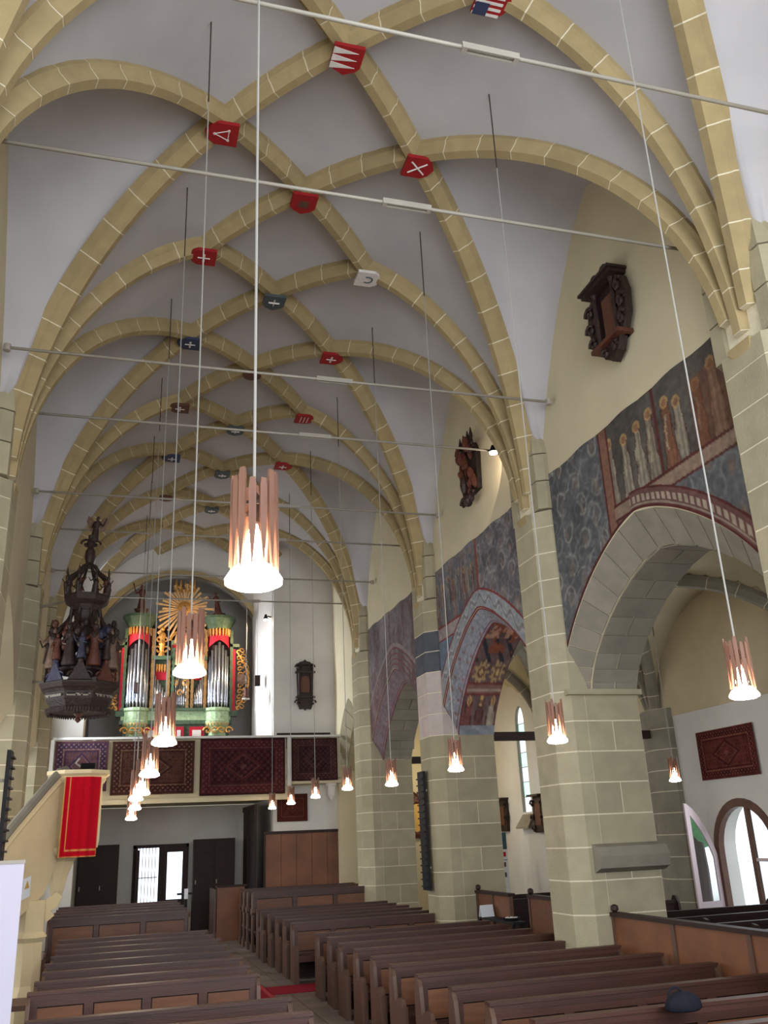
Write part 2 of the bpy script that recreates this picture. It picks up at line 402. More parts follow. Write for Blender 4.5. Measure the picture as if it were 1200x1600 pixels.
# ------------------------------------------------------------------ nave walls with pointed arcade arches
HS = 2.26                                            # half span at the springing, z 4.4
def arc(u, h, a=1.6, p=0.55): return 4.4 + h * max(0.0, 1 - abs(u) ** a) ** p
ARCH = [(2.05, 1.55), (2.05, 1.55), (2.12, 1.85), (2.0, 1.65), (2.0, 1.6)]
SHP = [(1.5, 0.66), (1.5, 0.66), (1.4, 0.72), (1.4, 0.75), (1.4, 0.75)]
HO = 2.6; DI = 4.50; DB = 5.28
def spans(b): return (HO, HS) if b < 4 else (1.72, 1.4)
US = [math.sin(math.pi / 2 * (k / 24.0)) for k in range(-24, 25)]
def oarc(b, u): return arc(u, ARCH[b][0], *SHP[b])
def iarc(b, u): return arc(u, ARCH[b][1], *SHP[b])
def nave_wall(s, name):
    w = MB(); X = lambda d: CX + s * d
    for b in range(5):
        ym = MID[b]; y0 = PY[b]; y1 = PY[b + 1] if b < 4 else YW
        ho, hi = spans(b)
        w.loft([[(X(WD), ym + u * ho, oarc(b, u)) for u in US], [(X(WD), ym + u * ho, 12.6) for u in US]], cap=False, close=False)
        w.loft([[(X(WD), ym + u * ho, oarc(b, u)) for u in US], [(X(DI), ym + u * hi, iarc(b, u)) for u in US],
                [(X(DB), ym + u * hi, iarc(b, u)) for u in US]], cap=False, close=False)
        w.loft([[(X(DB), ym + u * hi, iarc(b, u)) for u in US], [(X(DB), ym + u * hi, 12.6) for u in US]], cap=False, close=False)
        for (a, c) in ((y0, ym - ho), (ym + ho, y1)):
            if c - a > 0.02: w.box(*sorted((X(WD), X(DI))), a, c, 4.4, 12.6)
        for (a, c) in ((y0, ym - hi), (ym + hi, y1)):
            if c - a > 0.02: w.box(*sorted((X(DI), X(DB))), a, c, 4.4, 12.6)
            if (b == 0 and a == y0) or (b == 4 and c == y1): w.box(*sorted((X(WD), X(DB))), a, c, 0, 4.4)
    return structure(obj(name, w, 'plaster'))
wall_right = nave_wall(1, 'wall_right')
wall_left = nave_wall(-1, 'wall_left')

# grey voussoirs of the near arch (splay and soffit)
def patch(c4, n, t=0.018, gap=0.012):
    c = sum((Vector(p) for p in c4), Vector()) / 4
    q = []
    for p in c4:
        v = Vector(p); dirn = (c - v); q.append(v + dirn.normalized() * gap * 1.4)
    n = Vector(n).normalized()
    return MB().loft([[tuple(p) for p in q], [tuple(p + n * t) for p in q]])
def arch_stones(b, m, stones=18, splay=True, soffit=True):
    ym = MID[b]; X = lambda d: CX + d; ho, hi = spans(b)
    us = [math.sin(math.pi / 2 * (-1 + 2 * k / stones)) for k in range(stones + 1)]
    for k in range(stones):
        for da, fa, ha, db, fb, hb in ((WD, oarc, ho, DI, iarc, hi), (DI, iarc, hi, DB, iarc, hi)):
            if (da == DI and not soffit) or (da == WD and not splay): continue
            A = [(X(da), ym + us[k] * ha, fa(b, us[k])), (X(db), ym + us[k] * hb, fb(b, us[k])), (X(db), ym + us[k + 1] * hb, fb(b, us[k + 1])), (X(da), ym + us[k + 1] * ha, fa(b, us[k + 1]))]
            n = (Vector(A[1]) - Vector(A[0])).cross(Vector(A[3]) - Vector(A[0]))
            cc = sum((Vector(p) for p in A), Vector()) / 4
            if n.dot(Vector((cc.x - 0.6, ym, 3.0)) - cc) < 0: n = -n
            if da == DI and k % 2:
                md = (da + db) / 2; mid0 = (X(md), A[0][1], A[0][2]); mid1 = (X(md), A[3][1], A[3][2])
                obj('voussoir', patch([A[0], mid0, mid1, A[3]], n), m, wall_right); obj('voussoir', patch([mid0, A[1], A[2], mid1], n), m, wall_right)
            else: obj('voussoir', patch(A, n), m, wall_right)
arch_stones(0, 'greystone'); arch_stones(1, 'greystone'); arch_stones(3, 'greystone', 18, False, True); arch_stones(4, 'stone', 12)

# ------------------------------------------------------------------ floor, red carpet
fl = structure(obj('floor', MB().box(-6.2, 13, -3, 34, -0.12, -0.025), 'joint_dark'))
slab = {}
def slab_mesh(w, l):
    k = (round(w, 2), round(l, 2))
    if k not in slab:
        me = MB().box(0.008, w - 0.008, 0.008, l - 0.008, -0.03, 0).mesh('floor_slab'); me.materials.append(MATS['floor_stone']); slab[k] = me
    return slab[k]
for i in range(34):                                   # slabs of the central aisle
    for k in range(2):
        obj('floor_slab', slab_mesh(0.30, 0.75), 'floor_stone', fl, loc=(2.82 + 0.30 * k, 4.5 + i * 0.75 - (0.37 if k else 0), 0))
obj('floor_slab', MB().box(-2, 2.82, 4, 34, -0.03, -0.002), 'floor_stone', fl)
obj('floor_slab', MB().box(3.42, 12, 4, 34, -0.03, -0.002), 'floor_stone', fl)
rc = tag(obj('carpet_runner', MB().box(1.95, 2.76, 4.5, 25.6, 0.0, 0.012), 'red_carpet'), 'long red carpet runner along the central aisle between the pew blocks', 'carpet')
obj('border', MB().box(2.72, 2.80, 4.5, 25.6, 0.0, 0.016), 'org_red', rc)
tag(obj('cross_carpet', MB().box(2.82, 6.3, 17.0, 17.85, 0.0, 0.014), 'red_carpet'), 'short pinkish red carpet crossing the aisle between two groups of right-hand pews', 'carpet')
tag(obj('side_carpet', MB().box(-1.6, -0.95, 9.25, 12.2, 0.0, 0.014), 'red_carpet'), 'pinkish red carpet strip on the floor beside the white banner at the lower left', 'carpet')

# ------------------------------------------------------------------ pews
def make_pew(L, hgt=0.97, npan=4, tall=False, name='church_pew'):
    """origin: left end of the backrest on the floor, seat on the -y side (towards the altar)"""
    t = thing(name, '', 'pew')
    rail = MB().box(0.03, L - 0.03, -0.035, 0.045, hgt - 0.085, hgt - 0.03).box(0.0, L, -0.05, 0.075, hgt - 0.03, hgt)
    obj('top_rail', rail, 'wood', t)
    fr = MB().box(0.03, L - 0.03, -0.03, 0.03, 0.40, 0.50).box(0.03, L - 0.03, -0.03, 0.03, hgt - 0.15, hgt - 0.085)
    w = (L - 0.06) / npan
    for k in range(npan + 1):
        x = 0.03 + k * w; a = 0.05 if 0 < k < npan else 0.09
        fr.box(max(0.03, x - a), min(L - 0.03, x + a), -0.03, 0.03, 0.50, hgt - 0.15)
    obj('back_frame', fr, 'wood', t)
    for k in range(npan):
        obj('back_panel', MB().box(0.03 + k * w + 0.062, 0.03 + (k + 1) * w - 0.062, -0.012, 0.014, 0.512, hgt - 0.164), 'wood_panel', t)
    obj('recess_shade', MB().box(0.04, L - 0.04, 0.014, 0.03, 0.42, hgt - 0.10), 'black', t)  # black sheet added to draw the shadow lines around the panels
    obj('back_panel', MB().box(0.03, L - 0.03, -0.005, 0.02, 0.06, 0.40), 'wood_dark', t)
    obj('seat', MB().box(0.03, L - 0.03, -0.42, -0.02, 0.43, 0.465).box(0.03, L - 0.03, -0.42, -0.39, 0.36, 0.43), 'wood', t)
    obj('book_ledge', MB().box(0.05, L - 0.05, 0.05, 0.24, hgt - 0.20, hgt - 0.18), 'wood_dark', t)
    for x0 in (0.0, L - 0.045):
        if tall: poly = [(-0.10, 0), (-0.10, hgt - 0.05), (-0.06, hgt), (0.06, hgt), (0.10, hgt - 0.06), (0.10, 0)]
        else: poly = [(-0.46, 0), (-0.46, 0.58), (-0.42, 0.64), (-0.33, 0.65), (-0.13, 0.58), (-0.08, hgt - 0.12), (-0.02, hgt - 0.03), (0.07, hgt - 0.03), (0.10, hgt - 0.2), (0.10, 0)]
        e = MB(); n = len(poly)
        e.add([(x0, y, z) for y, z in poly] + [(x0 + 0.045, y, z) for y, z in poly], [tuple(range(n)), tuple(range(n, 2 * n))[::-1]] + [(i, (i + 1) % n, n + (i + 1) % n, n + i) for i in range(n)])
        obj('end_panel', e, 'wood_end', t)
        if tall:
            obj('end_foot', MB().box(x0 - 0.02, x0 + 0.065, -0.2, 0.18, 0, 0.16), 'wood_end', t)
            obj('end_knob', MB().loft([[(x0 - 0.02 + dx, y, z) for dx, y in ((0, -a), (0.085, -a), (0.085, a), (0, a))] for a, z in ((0.10, hgt * 0.62), (0.13, hgt * 0.65), (0.13, hgt * 0.69), (0.10, hgt * 0.72))]), 'wood_end', t)
        else:
            obj('seat_end', MB().box(x0 - 0.02, x0 + 0.06, -0.47, -0.40, 0.0, 0.56), 'wood_end', t)
    return t
def rows(proto, ys, x, labels, group, jit=0.03):
    for i, y in enumerate(ys):
        o = proto if i == 0 else copy_tree(proto)
        o.location = (x + random.uniform(-jit, jit), y, 0); o['label'] = labels[i]; o['group'] = group
ORD = ['nearest', 'second', 'third', 'fourth', 'fifth', 'sixth', 'seventh', 'eighth', 'ninth', 'tenth', 'eleventh']
def labs(n, pre, where): return ['%s %s, %s' % (pre, where, (ORD[k] + (' the camera' if k == 0 else ' from the camera'))) if True else '' for k in range(n)]
g1 = [6.85, 7.78, 8.74, 9.75, 10.8, 11.8, 12.72, 13.7, 14.6, 15.55, 16.4]
L1 = ['brown wooden pew in the near right-hand block, %s from the camera' % k for k in ['first', 'second', 'third', 'fourth', 'fifth', 'sixth', 'seventh', 'eighth', 'ninth', 'tenth', 'eleventh']]
L1[0] = 'brown pew at the bottom edge of the photo with a dark bag on it'
rows(make_pew(3.2), g1, 3.45, L1, 'low panelled pews of the near right-hand block')
g2 = [18.35, 19.2, 20.1, 21.0, 21.9, 22.8]
rows(make_pew(3.2, 1.0, 4), g2, 3.38, ['wooden pew behind the red cross carpet, %s row of the middle right-hand block' % k for k in ['front', 'second', 'third', 'fourth', 'fifth', 'last']], 'pews of the middle right-hand block')
g3 = [23.75, 24.5, 25.2, 25.9]
rows(make_pew(3.15, 1.32, 3, True), g3, 3.4, ['tall back-block pew with pale posts beside the aisle, %s row counted from the camera' % k for k in ['first', 'second', 'third', 'fourth']], 'tall pews of the back right-hand block')
gl = [8.2, 9.15, 10.05]
rows(make_pew(2.53), gl, -0.66, ['dark pew at the very bottom left of the photo, first row, mostly cut off', 'dark unpanelled looking pew in the second row at the bottom left', 'dark pew at the bottom left directly before the orange panelled one'], 'dark pews at the front of the left block')
gl2 = [12.0, 12.9, 13.85, 14.8, 15.75, 16.7, 17.6, 18.5]
rows(make_pew(2.63, 0.97, 4), gl2, -0.78, ['left-hand pew with orange brown panels showing fully, front of its group'] + ['left-hand pew in the middle group, %s row behind the orange panelled one' % k for k in ['first', 'second', 'third', 'fourth', 'fifth', 'sixth', 'seventh']], 'panelled pews of the left-hand block')
gl3 = [20.2, 21.2, 22.2, 23.2, 24.2]
rows(make_pew(2.75, 1.22, 3), gl3, -1.1, ['tall left-hand pew near the organ gallery, %s row of the rear group' % k for k in ['front', 'second', 'third', 'fourth', 'last']], 'rear pews of the left-hand block')
t = thing('low_table', 'small wooden side shelf at the left ends of the left-hand pews below the pulpit', 'shelf', (-1.02, 13.6, 0))
obj('shelf_top', MB().box(-0.2, 0.2, -0.35, 0.35, 0.62, 0.68), 'wood_end', t)
for x in (-0.17, 0.13):
    for y in (-0.32, 0.28): obj('leg', MB().box(x, x + 0.04, y, y + 0.04, 0, 0.62), 'wood_dark', t)
t = thing('pew_front', 'tall wooden pew front with posts by the aisle just under the organ gallery', 'panel', (2.9, 26.8, 0))
obj('board', MB().box(0.0, 0.75, 0.0, 0.05, 0, 1.35), 'wood_screen', t); obj('ledge', MB().box(-0.03, 0.8, -0.05, 0.12, 1.35, 1.4), 'wood_dark', t)
for k in range(5): obj('post', MB().box(-0.06 , -0.01, 0.15 + 0.3 * k, 0.21 + 0.3 * k, 0, 1.3), 'wood_end', t)

# screen of wide boards between the nave and the right aisle
def screen(name, label, x, y0, y1, h, nb, m='wood_screen'):
    t = thing(name, label, 'panel', (x, (y0 + y1) / 2, 0)); a = y0 - (y0 + y1) / 2; l = (y1 - y0) / nb
    for k in range(nb):
        obj('board', MB().box(0, 0.04, a + k * l + 0.03, a + (k + 1) * l - 0.03, 0.0, h), m, t)
        if k: obj('batten', MB().box(-0.02, 0.05, a + k * l - 0.04, a + k * l + 0.04, 0, h), 'wood_end', t)
    for e in (a, -a - 0.05): obj('post', MB().box(-0.02, 0.05, e, e + 0.05, 0, h), 'wood_end', t)
    obj('cap_rail', MB().box(-0.04, 0.10, a, -a, h, h + 0.05), 'wood_dark', t); obj('knob', MB().lathe([(0.02, h + 0.05), (0.055, h + 0.08), (0.05, h + 0.13), (0.015, h + 0.15)], 8, c=(0.02, -a - 0.05)), 'wood_dark', t)
    return t
screen('aisle_screen', 'long reddish brown board screen right of the large pillar, behind the near pews', 6.74, 7.7, 12.1, 1.30, 3)
screen('aisle_screen', 'short brown panel between two right-hand pillars with the white sign before it', 6.96, 16.1, 17.72, 1.36, 2, 'wood_panel')
screen('aisle_screen', 'short brown panelled pew front left of the large right-hand pillar', 6.96, 13.3, 15.3, 1.38, 2, 'wood_panel')

# pews with scrolled ends in the right aisle
def aisle_pew(x, y, L, label, rz=0.0):
    t = thing('aisle_pew', label, 'pew', (x, y, 0), rz, 'dark pews in the right aisle')
    obj('backrest', MB().box(0.04, L - 0.04, -0.02, 0.03, 0.12, 1.02), 'wood_dark', t)
    obj('top_rail', MB().box(0.02, L - 0.02, -0.04, 0.05, 1.02, 1.08), 'wood_dark', t)
    obj('seat', MB().box(0.04, L - 0.04, -0.40, -0.02, 0.42, 0.46), 'wood_dark', t)
    obj('book_ledge', MB().loft([[(0.1, 0.05, 0.92), (0.1, 0.28, 0.86), (0.1, 0.28, 0.84), (0.1, 0.05, 0.90)], [(L - 0.1, 0.05, 0.92), (L - 0.1, 0.28, 0.86), (L - 0.1, 0.28, 0.84), (L - 0.1, 0.05, 0.90)]]), 'wood_dark', t)
    poly = [(-0.48, 0), (-0.48, 0.5), (-0.44, 0.64), (-0.34, 0.68), (-0.22, 0.72), (-0.12, 0.84), (-0.08, 1.04), (-0.02, 1.14), (0.07, 1.16), (0.13, 1.08), (0.11, 0.98), (0.06, 0.9), (0.12, 0.6), (0.14, 0)]
    n = len(poly)
    for x0 in (0, L - 0.05):
        e = MB().add([(x0, a, b) for a, b in poly] + [(x0 + 0.05, a, b) for a, b in poly], [tuple(range(n)), tuple(range(n, 2 * n))[::-1]] + [(i, (i + 1) % n, n + (i + 1) % n, n + i) for i in range(n)])
        obj('end_panel', e, 'wood_dark', t)
    return t
for k, y in enumerate((11.2, 12.3, 13.4, 14.5)):
    aisle_pew(8.35, y, 2.9, 'dark carved pew seen through the large grey arch, %s row' % ORD[k].replace('nearest', 'front'))
for k, y in enumerate((16.6, 18.0, 19.4, 20.8)):
    aisle_pew(8.3, y, 2.4, 'dark scroll-ended pew seen left of the large right-hand pillar, %s row' % ORD[k].replace('nearest', 'front'))

# ------------------------------------------------------------------ tie rods
rodys = [5.6, 7.6, 11.65, 13.65, 17.1, 19.3, 22.5, 24.9]
rodn = ['topmost', 'second from the top', 'third from the top', 'fourth from the top', 'fifth from the top', 'sixth from the top', 'seventh from the top', 'lowest']
for k, y in enumerate(rodys):
    z = 9.0 if k else 9.15
    t = thing('tie_rod', 'iron tie rod with a turnbuckle across the nave, %s in the photo' % rodn[k], 'rod', (CX, y, z), 0, 'iron tie rods across the vault')
    obj('rod', MB().tube([(-4.1, 0, 0.0), (4.1, 0, 0)], 0.021, 6), 'iron', t, smooth=True)
    x = 0.05 + 0.12 * k if k else 0.35
    tb = obj('turnbuckle', MB().box(x, x + 0.46, 0.022, 0.034, -0.035, 0.035).box(x, x + 0.46, -0.034, -0.022, -0.035, 0.035).box(x - 0.05, x, -0.034, 0.034, -0.035, 0.035).box(x + 0.46, x + 0.51, -0.034, 0.034, -0.035, 0.035), 'iron', t)
    for e in (-4.1, 4.1): obj('wall_plate', MB().lathe([(0.05, -0.05), (0.05, 0.05)], 8, c=(e, 0)), 'iron', t)

# ------------------------------------------------------------------ pendant lamps: rings of wooden slats around a bright bulb
def lamp_body():
    t = thing('pendant_lamp', '', 'lamp')
    n = 14
    for k in range(n):
        a = 2 * math.pi * k / n + random.uniform(-0.04, 0.04); c, s_ = math.cos(a), math.sin(a)
        top = 0.70 + random.uniform(-0.045, 0.045); bot = 0.11 + random.uniform(-0.015, 0.03); r = 0.136; rb = 0.138; w = 0.0225; th = 0.009
        def ring(rr, z, q): return [(c * (rr + i * th) - s_ * j * w * q, s_ * (rr + i * th) + c * j * w * q, z) for i, j in ((-1, -1), (1, -1), (1, 1), (-1, 1))]
        obj('slat', MB().loft([ring(rb + 0.004, bot, 0.12), ring(rb, bot + 0.24, 0.95), ring(r, top - 0.05, 1), ring(r, top, 0.72)]), 'slat', t)
    obj('ring', MB().loft([[(r * math.cos(2 * math.pi * i / 16), r * math.sin(2 * math.pi * i / 16), z) for i in range(16)] for r, z in ((0.118, 0.5), (0.126, 0.5), (0.126, 0.52), (0.118, 0.52), (0.118, 0.5))], cap=False), 'darkcord', t)
    obj('socket', MB().lathe([(0.015, 0.62), (0.03, 0.60), (0.03, 0.42), (0.02, 0.40)], 8), 'darkcord', t)
    obj('bulb', MB().lathe([(0.018, 0.42), (0.035, 0.36), (0.07, 0.26), (0.075, 0.2), (0.04, 0.13)], 10), 'bulb', t, smooth=True)
    obj('glow_dish', MB().lathe([(0.09, 0.15), (0.14, 0.11), (0.175, 0.055), (0.172, 0.03), (0.13, 0.01), (0.05, 0.0)], 20), 'lamp_glow', t, smooth=True)  # glowing dish added to stand for the bloom of the bulb
    return t
proto_lamp = lamp_body(); first = [True]
def lamp(x, y, z, ztop, label, group, k=1.0):
    o = proto_lamp if first[0] else copy_tree(proto_lamp); first[0] = False
    o.location = (x, y, z); o['label'] = label; o['group'] = group; o['category'] = 'lamp'
    o.scale = (k, k, k); T_ = (ztop + 0.12 - z) / k
    obj('cord', MB().tube([(0, 0, 0.5), (0, 0, T_)], (0.010 if y < 6 and x < 2 else 0.007) / k, 5), 'cord', o)
    obj('cord_hook', MB().tube([(0, 0, T_ - 1.3 / k), (0, 0, T_)], 0.009 / k, 5), 'darkcord', o)
    return o
lxs = [(0.77, 5.4, 3.97), (0.604, 8.3, 3.92), (0.55, 11.3, 3.61), (0.50, 14.3, 3.46), (0.485, 17.3, 3.36), (0.455, 20.2, 3.40), (0.51, 23.2, 3.33), (0.49, 25.9, 3.18)]
def vz(x): return zb(x - CX)
nm = ['largest hanging lamp of dark slats, in the upper centre, bulb glaring white', 'second largest slatted lamp of the left row, hanging before the organ pipes', 'slatted lamp of the left row just over the gallery rail', 'small glowing lamp before the hung rug, fourth of the left row',
      'small glowing lamp, fifth of the left row', 'small glowing lamp, sixth of the left row', 'small glowing lamp, seventh of the left row', 'smallest and lowest glowing lamp of the left row']
for k, (x, y, z) in enumerate(lxs): lamp(x, y, z - 0.02, vz(x), nm[k], 'lamps of the left row', 1.05 if k == 0 else 0.86)
nr = ['large slatted lamp at the right edge, before the aisle wall', 'slatted lamp hanging before the large right-hand pillar', 'slatted lamp before the painted arch, third of the right row', 'slatted lamp before the dark arch, fourth of the right row',
      'small lamp left of the third right-hand pillar, fifth of the right row', 'small lamp under the end of the gallery, sixth of the right row', 'small lamp before the little rug, seventh of the right row', 'smallest lamp of the right row, below the gallery rug']
for k in range(8): lamp(4.3, 5.45 + 2.96 * k if k < 7 else 26.1, 3.27 + (0.06 if k > 3 else 0) - (0.05 if k in (2, 3) else 0), vz(4.3), nr[k], 'lamps of the right row', 0.60)
lamp(9.81, 14.73, 3.18, 7.05, 'small lamp in the right aisle beside the hung rug', 'aisle lamps', 0.6)
lamp(9.81, 23.5, 3.18, 7.05, 'small lamp in the right aisle by the tall narrow window', 'aisle lamps', 0.6)

# ------------------------------------------------------------------ heraldic shields under the bosses
def shield(x, y, ang, col, dev, label, w=0.2):
    t = thing('heraldic_shield', label, 'shield', (x, y, zb(x - CX) - 0.295), ang, 'painted shields on the vault bosses')
    poly = [(-w, -w), (w, -w), (w, 0.1), (w * 0.7, w * 0.9), (0, w * 1.25), (-w * 0.7, w * 0.9), (-w, 0.1)]
    if dev == 'round': poly = [(w * math.cos(a * math.pi / 6), w * math.sin(a * math.pi / 6)) for a in range(12)]
    obj('shield_board', MB().prism(poly, -0.035, 0.02), col, t)
    obj('boss', MB().lathe([(0.12, 0.0), (0.15, 0.03), (0.15, 0.06)], 8), 'rib', t)
    def strip(p, q, r=0.014): return MB().tube([(p[0], p[1], -0.038), (q[0], q[1], -0.038)], r, 4)
    if dev == 'zigzag':
        for k in range(3):
            y0 = -0.17 + 0.115 * k; obj('charge', MB().prism([(-w, y0), (-w, y0 + 0.10), (0.13, y0 + 0.05)], -0.042, -0.03), 'white_paint', t)
    elif dev == 'saltire':
        obj('charge', strip((-0.11, -0.12), (0.11, 0.12)), 'white_paint', t); obj('charge', strip((0.11, -0.12), (-0.11, 0.12)), 'white_paint', t)
    elif dev == 'triangle':
        P = [(-0.09, -0.07), (0.09, -0.07), (0, 0.12)]
        for k in range(3):
            obj('charge', strip(P[k], P[(k + 1) % 3], 0.008), 'white_paint', t); obj('ring', MB().lathe([(0.02, -0.045), (0.02, -0.035)], 8, c=P[k]), 'white_paint', t)
    elif dev == 'horseshoe':
        obj('charge', MB().tube([(0.08 * math.cos(a), 0.09 * math.sin(a) + 0.0, -0.038) for a in np.linspace(-0.5, math.pi + 0.5, 12)], 0.014, 4), 'grey_paint', t)
    elif dev == 'stripes':
        for k in range(5): obj('charge', MB().prism([(-w * 0.95 + 0.08 * k, -w), (-w * 0.95 + 0.08 * k + 0.035, -w), (-w * 0.95 + 0.08 * k + 0.035, 0.14), (-w * 0.95 + 0.08 * k, 0.14)], -0.042, -0.03), 'white_paint', t)
        obj('charge', MB().prism([(-w * 0.95, -w * 0.95), (-0.02, -w * 0.95), (-0.02, -0.02), (-w * 0.95, -0.02)], -0.046, -0.03), 'blue_paint', t)
    elif dev == 'block': obj('charge', MB().box(-0.08, 0.08, -0.06, 0.09, -0.043, -0.03), 'brown_paint', t)
    elif dev == 'bar':
        obj('charge', strip((-0.1, 0.0), (0.1, 0.0), 0.02), 'white_paint', t); obj('charge', strip((0, -0.1), (0, 0.1), 0.012), 'white_paint', t)
    elif dev == 'round': obj('charge', MB().lathe([(0.1, -0.045), (0.1, -0.03)], 10), 'carved_warm', t)
    elif dev == 'grid':
        for k in (-1, 0, 1): obj('charge', strip((-0.14, 0.08 * k), (0.14, 0.08 * k), 0.009), 'white_paint', t)
XL, XR = CX - 1.41, CX + 1.41; PI = math.pi
shield(CX, ymids[1] - 1.42, 0, 'red_paint', 'zigzag', 'red shield with white zigzag teeth, in the middle column, nearest the camera')
shield(XR, PY[1], -PI / 2, 'red_paint', 'stripes', 'red and white striped shield with a blue corner at the top edge of the photo')
shield(XL, MID[1], PI / 2, 'red_paint', 'triangle', 'red shield with a white ringed triangle in the left column')
shield(XR, MID[1], -PI / 2, 'red_paint', 'saltire', 'red shield with a white saltire in the right column')
shield(CX, ymids[1] + 1.42, 0, 'red_paint', 'block', 'plain red shield with a dark square, middle column, second from the camera')
shield(XL, PY[2], PI / 2, 'red_paint', 'bar', 'dull red shield with a pale cross device in the left column')
shield(XR, PY[2], -PI / 2, 'white_paint', 'horseshoe', 'white shield with a dark horseshoe in the right column')
shield(CX, ymids[2] - 1.42, 0, 'grey_paint', 'bar', 'dark grey green shield in the middle column, third from the camera')
shield(XL, MID[2], PI / 2, 'blue_paint', 'bar', 'dark blue grey shield in the left column, behind the second tie rod')
shield(XR, MID[2], -PI / 2, 'red_paint', 'bar', 'small red shield in the right column above the third tie rod')
shield(CX, ymids[2] + 1.42, 0, 'brown_paint', 'round', 'round brown carved boss in the middle column')
shield(XL, PY[3], PI / 2, 'brown_paint', 'bar', 'brown shield in the left column below the dark blue one')
shield(XR, PY[3], -PI / 2, 'red_paint', 'grid', 'red shield with pale grid lines in the right column')
shield(CX, ymids[3] - 1.42, 0, 'grey_paint', 'bar', 'grey shield in the middle column just below the round brown boss')
shield(XL, MID[3], PI / 2, 'blue_paint', 'bar', 'small dark blue shield low in the left column')
shield(XR, MID[3], -PI / 2, 'red_paint', 'bar', 'small red shield furthest down the right column')
shield(CX, ymids[3] + 1.42, 0, 'grey_paint', 'bar', 'small grey shield in the middle column, fifth from the camera')
shield(CX, ymids[4] - 1.42, 0, 'grey_paint', 'bar', 'tiny grey shield in the middle column, furthest from the camera')
shield(XL, PY[4], PI / 2, 'brown_paint', 'round', 'round dark boss furthest down the left column')

# ------------------------------------------------------------------ painted walls (frescoes)
RX = CX + WD
def scroll(Y, Z, seed, base, light, warm):
    """dark ground with pale curling scrolls"""
    n1 = fbm(Y * 3, Z * 3, seed); C = np.ones(Y.shape + (3,)) * np.array(base) / 255.0
    C = C * (0.75 + 0.55 * n1[..., None])
    for lay, cell in ((0, 0.50), (1, 0.36)):
        for dx in (-1, 0, 1):
            for dz in (-1, 0, 1):
                ci = np.floor(Y / cell) + dx; off = np.where((ci.astype(int) % 2) == 0, 0.5, 0.0); ck = np.floor(Z / cell + off) + dz
                h1 = np.mod(np.sin(ci * 12.99 + ck * 78.2 + seed + lay) * 437.5, 1); h2 = np.mod(np.sin(ci * 39.3 + ck * 11.1 + seed * 2 + lay) * 913.7, 1)
                yy = Y - (ci + 0.5) * cell - 0.3 * cell * (h1 - 0.5) + 0.10 * (fbm(Y * 6, Z * 6, seed + 9) - 0.5); zz = Z - (ck + 0.5 - off) * cell - 0.3 * cell * (h2 - 0.5) + 0.10 * (fbm(Y * 6, Z * 6, seed + 5) - 0.5)
                yy = yy * (0.85 + 0.4 * h2); r = np.hypot(yy, zz); th = np.arctan2(zz, yy); ph = h1 * 6.28; m_ = np.mod(th * (1 if lay else -1) + ph, 2 * np.pi)
                sp = np.exp(-((r - cell * (0.12 + 0.055 * m_)) / 0.024) ** 2) * (m_ > 1.0) * (m_ < 5.6) * (0.4 + 0.6 * h2)
                C = mix(C, light, sp * (0.75 if lay == 0 else 0.45))
                if lay == 0: C = mix(C, warm, np.exp(-((yy / 0.05) ** 2 + ((zz + 0.02) / 0.09) ** 2)) * 0.6)
    w = np.abs(np.sin(7 * Y + 5 * fbm(Y * 2, Z * 2, seed + 2)) + np.sin(8 * Z + 6 * fbm(Y * 2, Z * 2, seed + 3)))
    return mix(C, light, np.exp(-(w / 0.16) ** 2) * 0.28)
def figures(Y, Z, seed, y0, y1, zf, hh, n, base):
    n1 = fbm(Y * 2.2, Z * 2.2, seed); C = np.ones(Y.shape + (3,)) * np.array(base) / 255.0 * (0.7 + 0.6 * n1[..., None])
    r = np.random.RandomState(seed); robes = [(128, 116, 98), (104, 62, 46), (138, 128, 110), (66, 70, 72), (120, 76, 52), (92, 96, 92)]
    for k in range(n):
        c = y0 + (k + 0.5) * (y1 - y0) / n + r.uniform(-0.06, 0.06); h = hh * r.uniform(0.85, 1.05); w = (y1 - y0) / n * 0.42
        col = robes[r.randint(len(robes))]; wob = 0.10 * (fbm(Y * 5, Z * 5, seed + k) - 0.5); t = (Z - zf) / h
        body = (t > 0.0) & (t < 0.83) & (np.abs(Y - c + wob) < w * (1.0 - 0.55 * t))
        C = mix(C, col, body * (0.75 + 0.25 * np.sin((Y - c) * 70)))
        C = mix(C, (170, 134, 84), (np.hypot(Y - c, (Z - zf) - 0.87 * h) < 0.085 * hh) * 0.75); C = mix(C, (126, 92, 70), (np.hypot(Y - c, (Z - zf) - 0.86 * h) < 0.05 * hh) * 0.9)
        C = mix(C, (150, 138, 116), (np.abs(Y - c - 0.03 + 0.3 * (t - 0.5) * w + wob) < 0.022) * (t > 0.25) * (t < 0.7) * 0.8)
        C = mix(C, (60, 34, 30), (np.abs(np.abs(Y - c + wob) - w * (1.0 - 0.55 * t)) < 0.012) * (t > 0) * (t < 0.83) * 0.6)
    return C
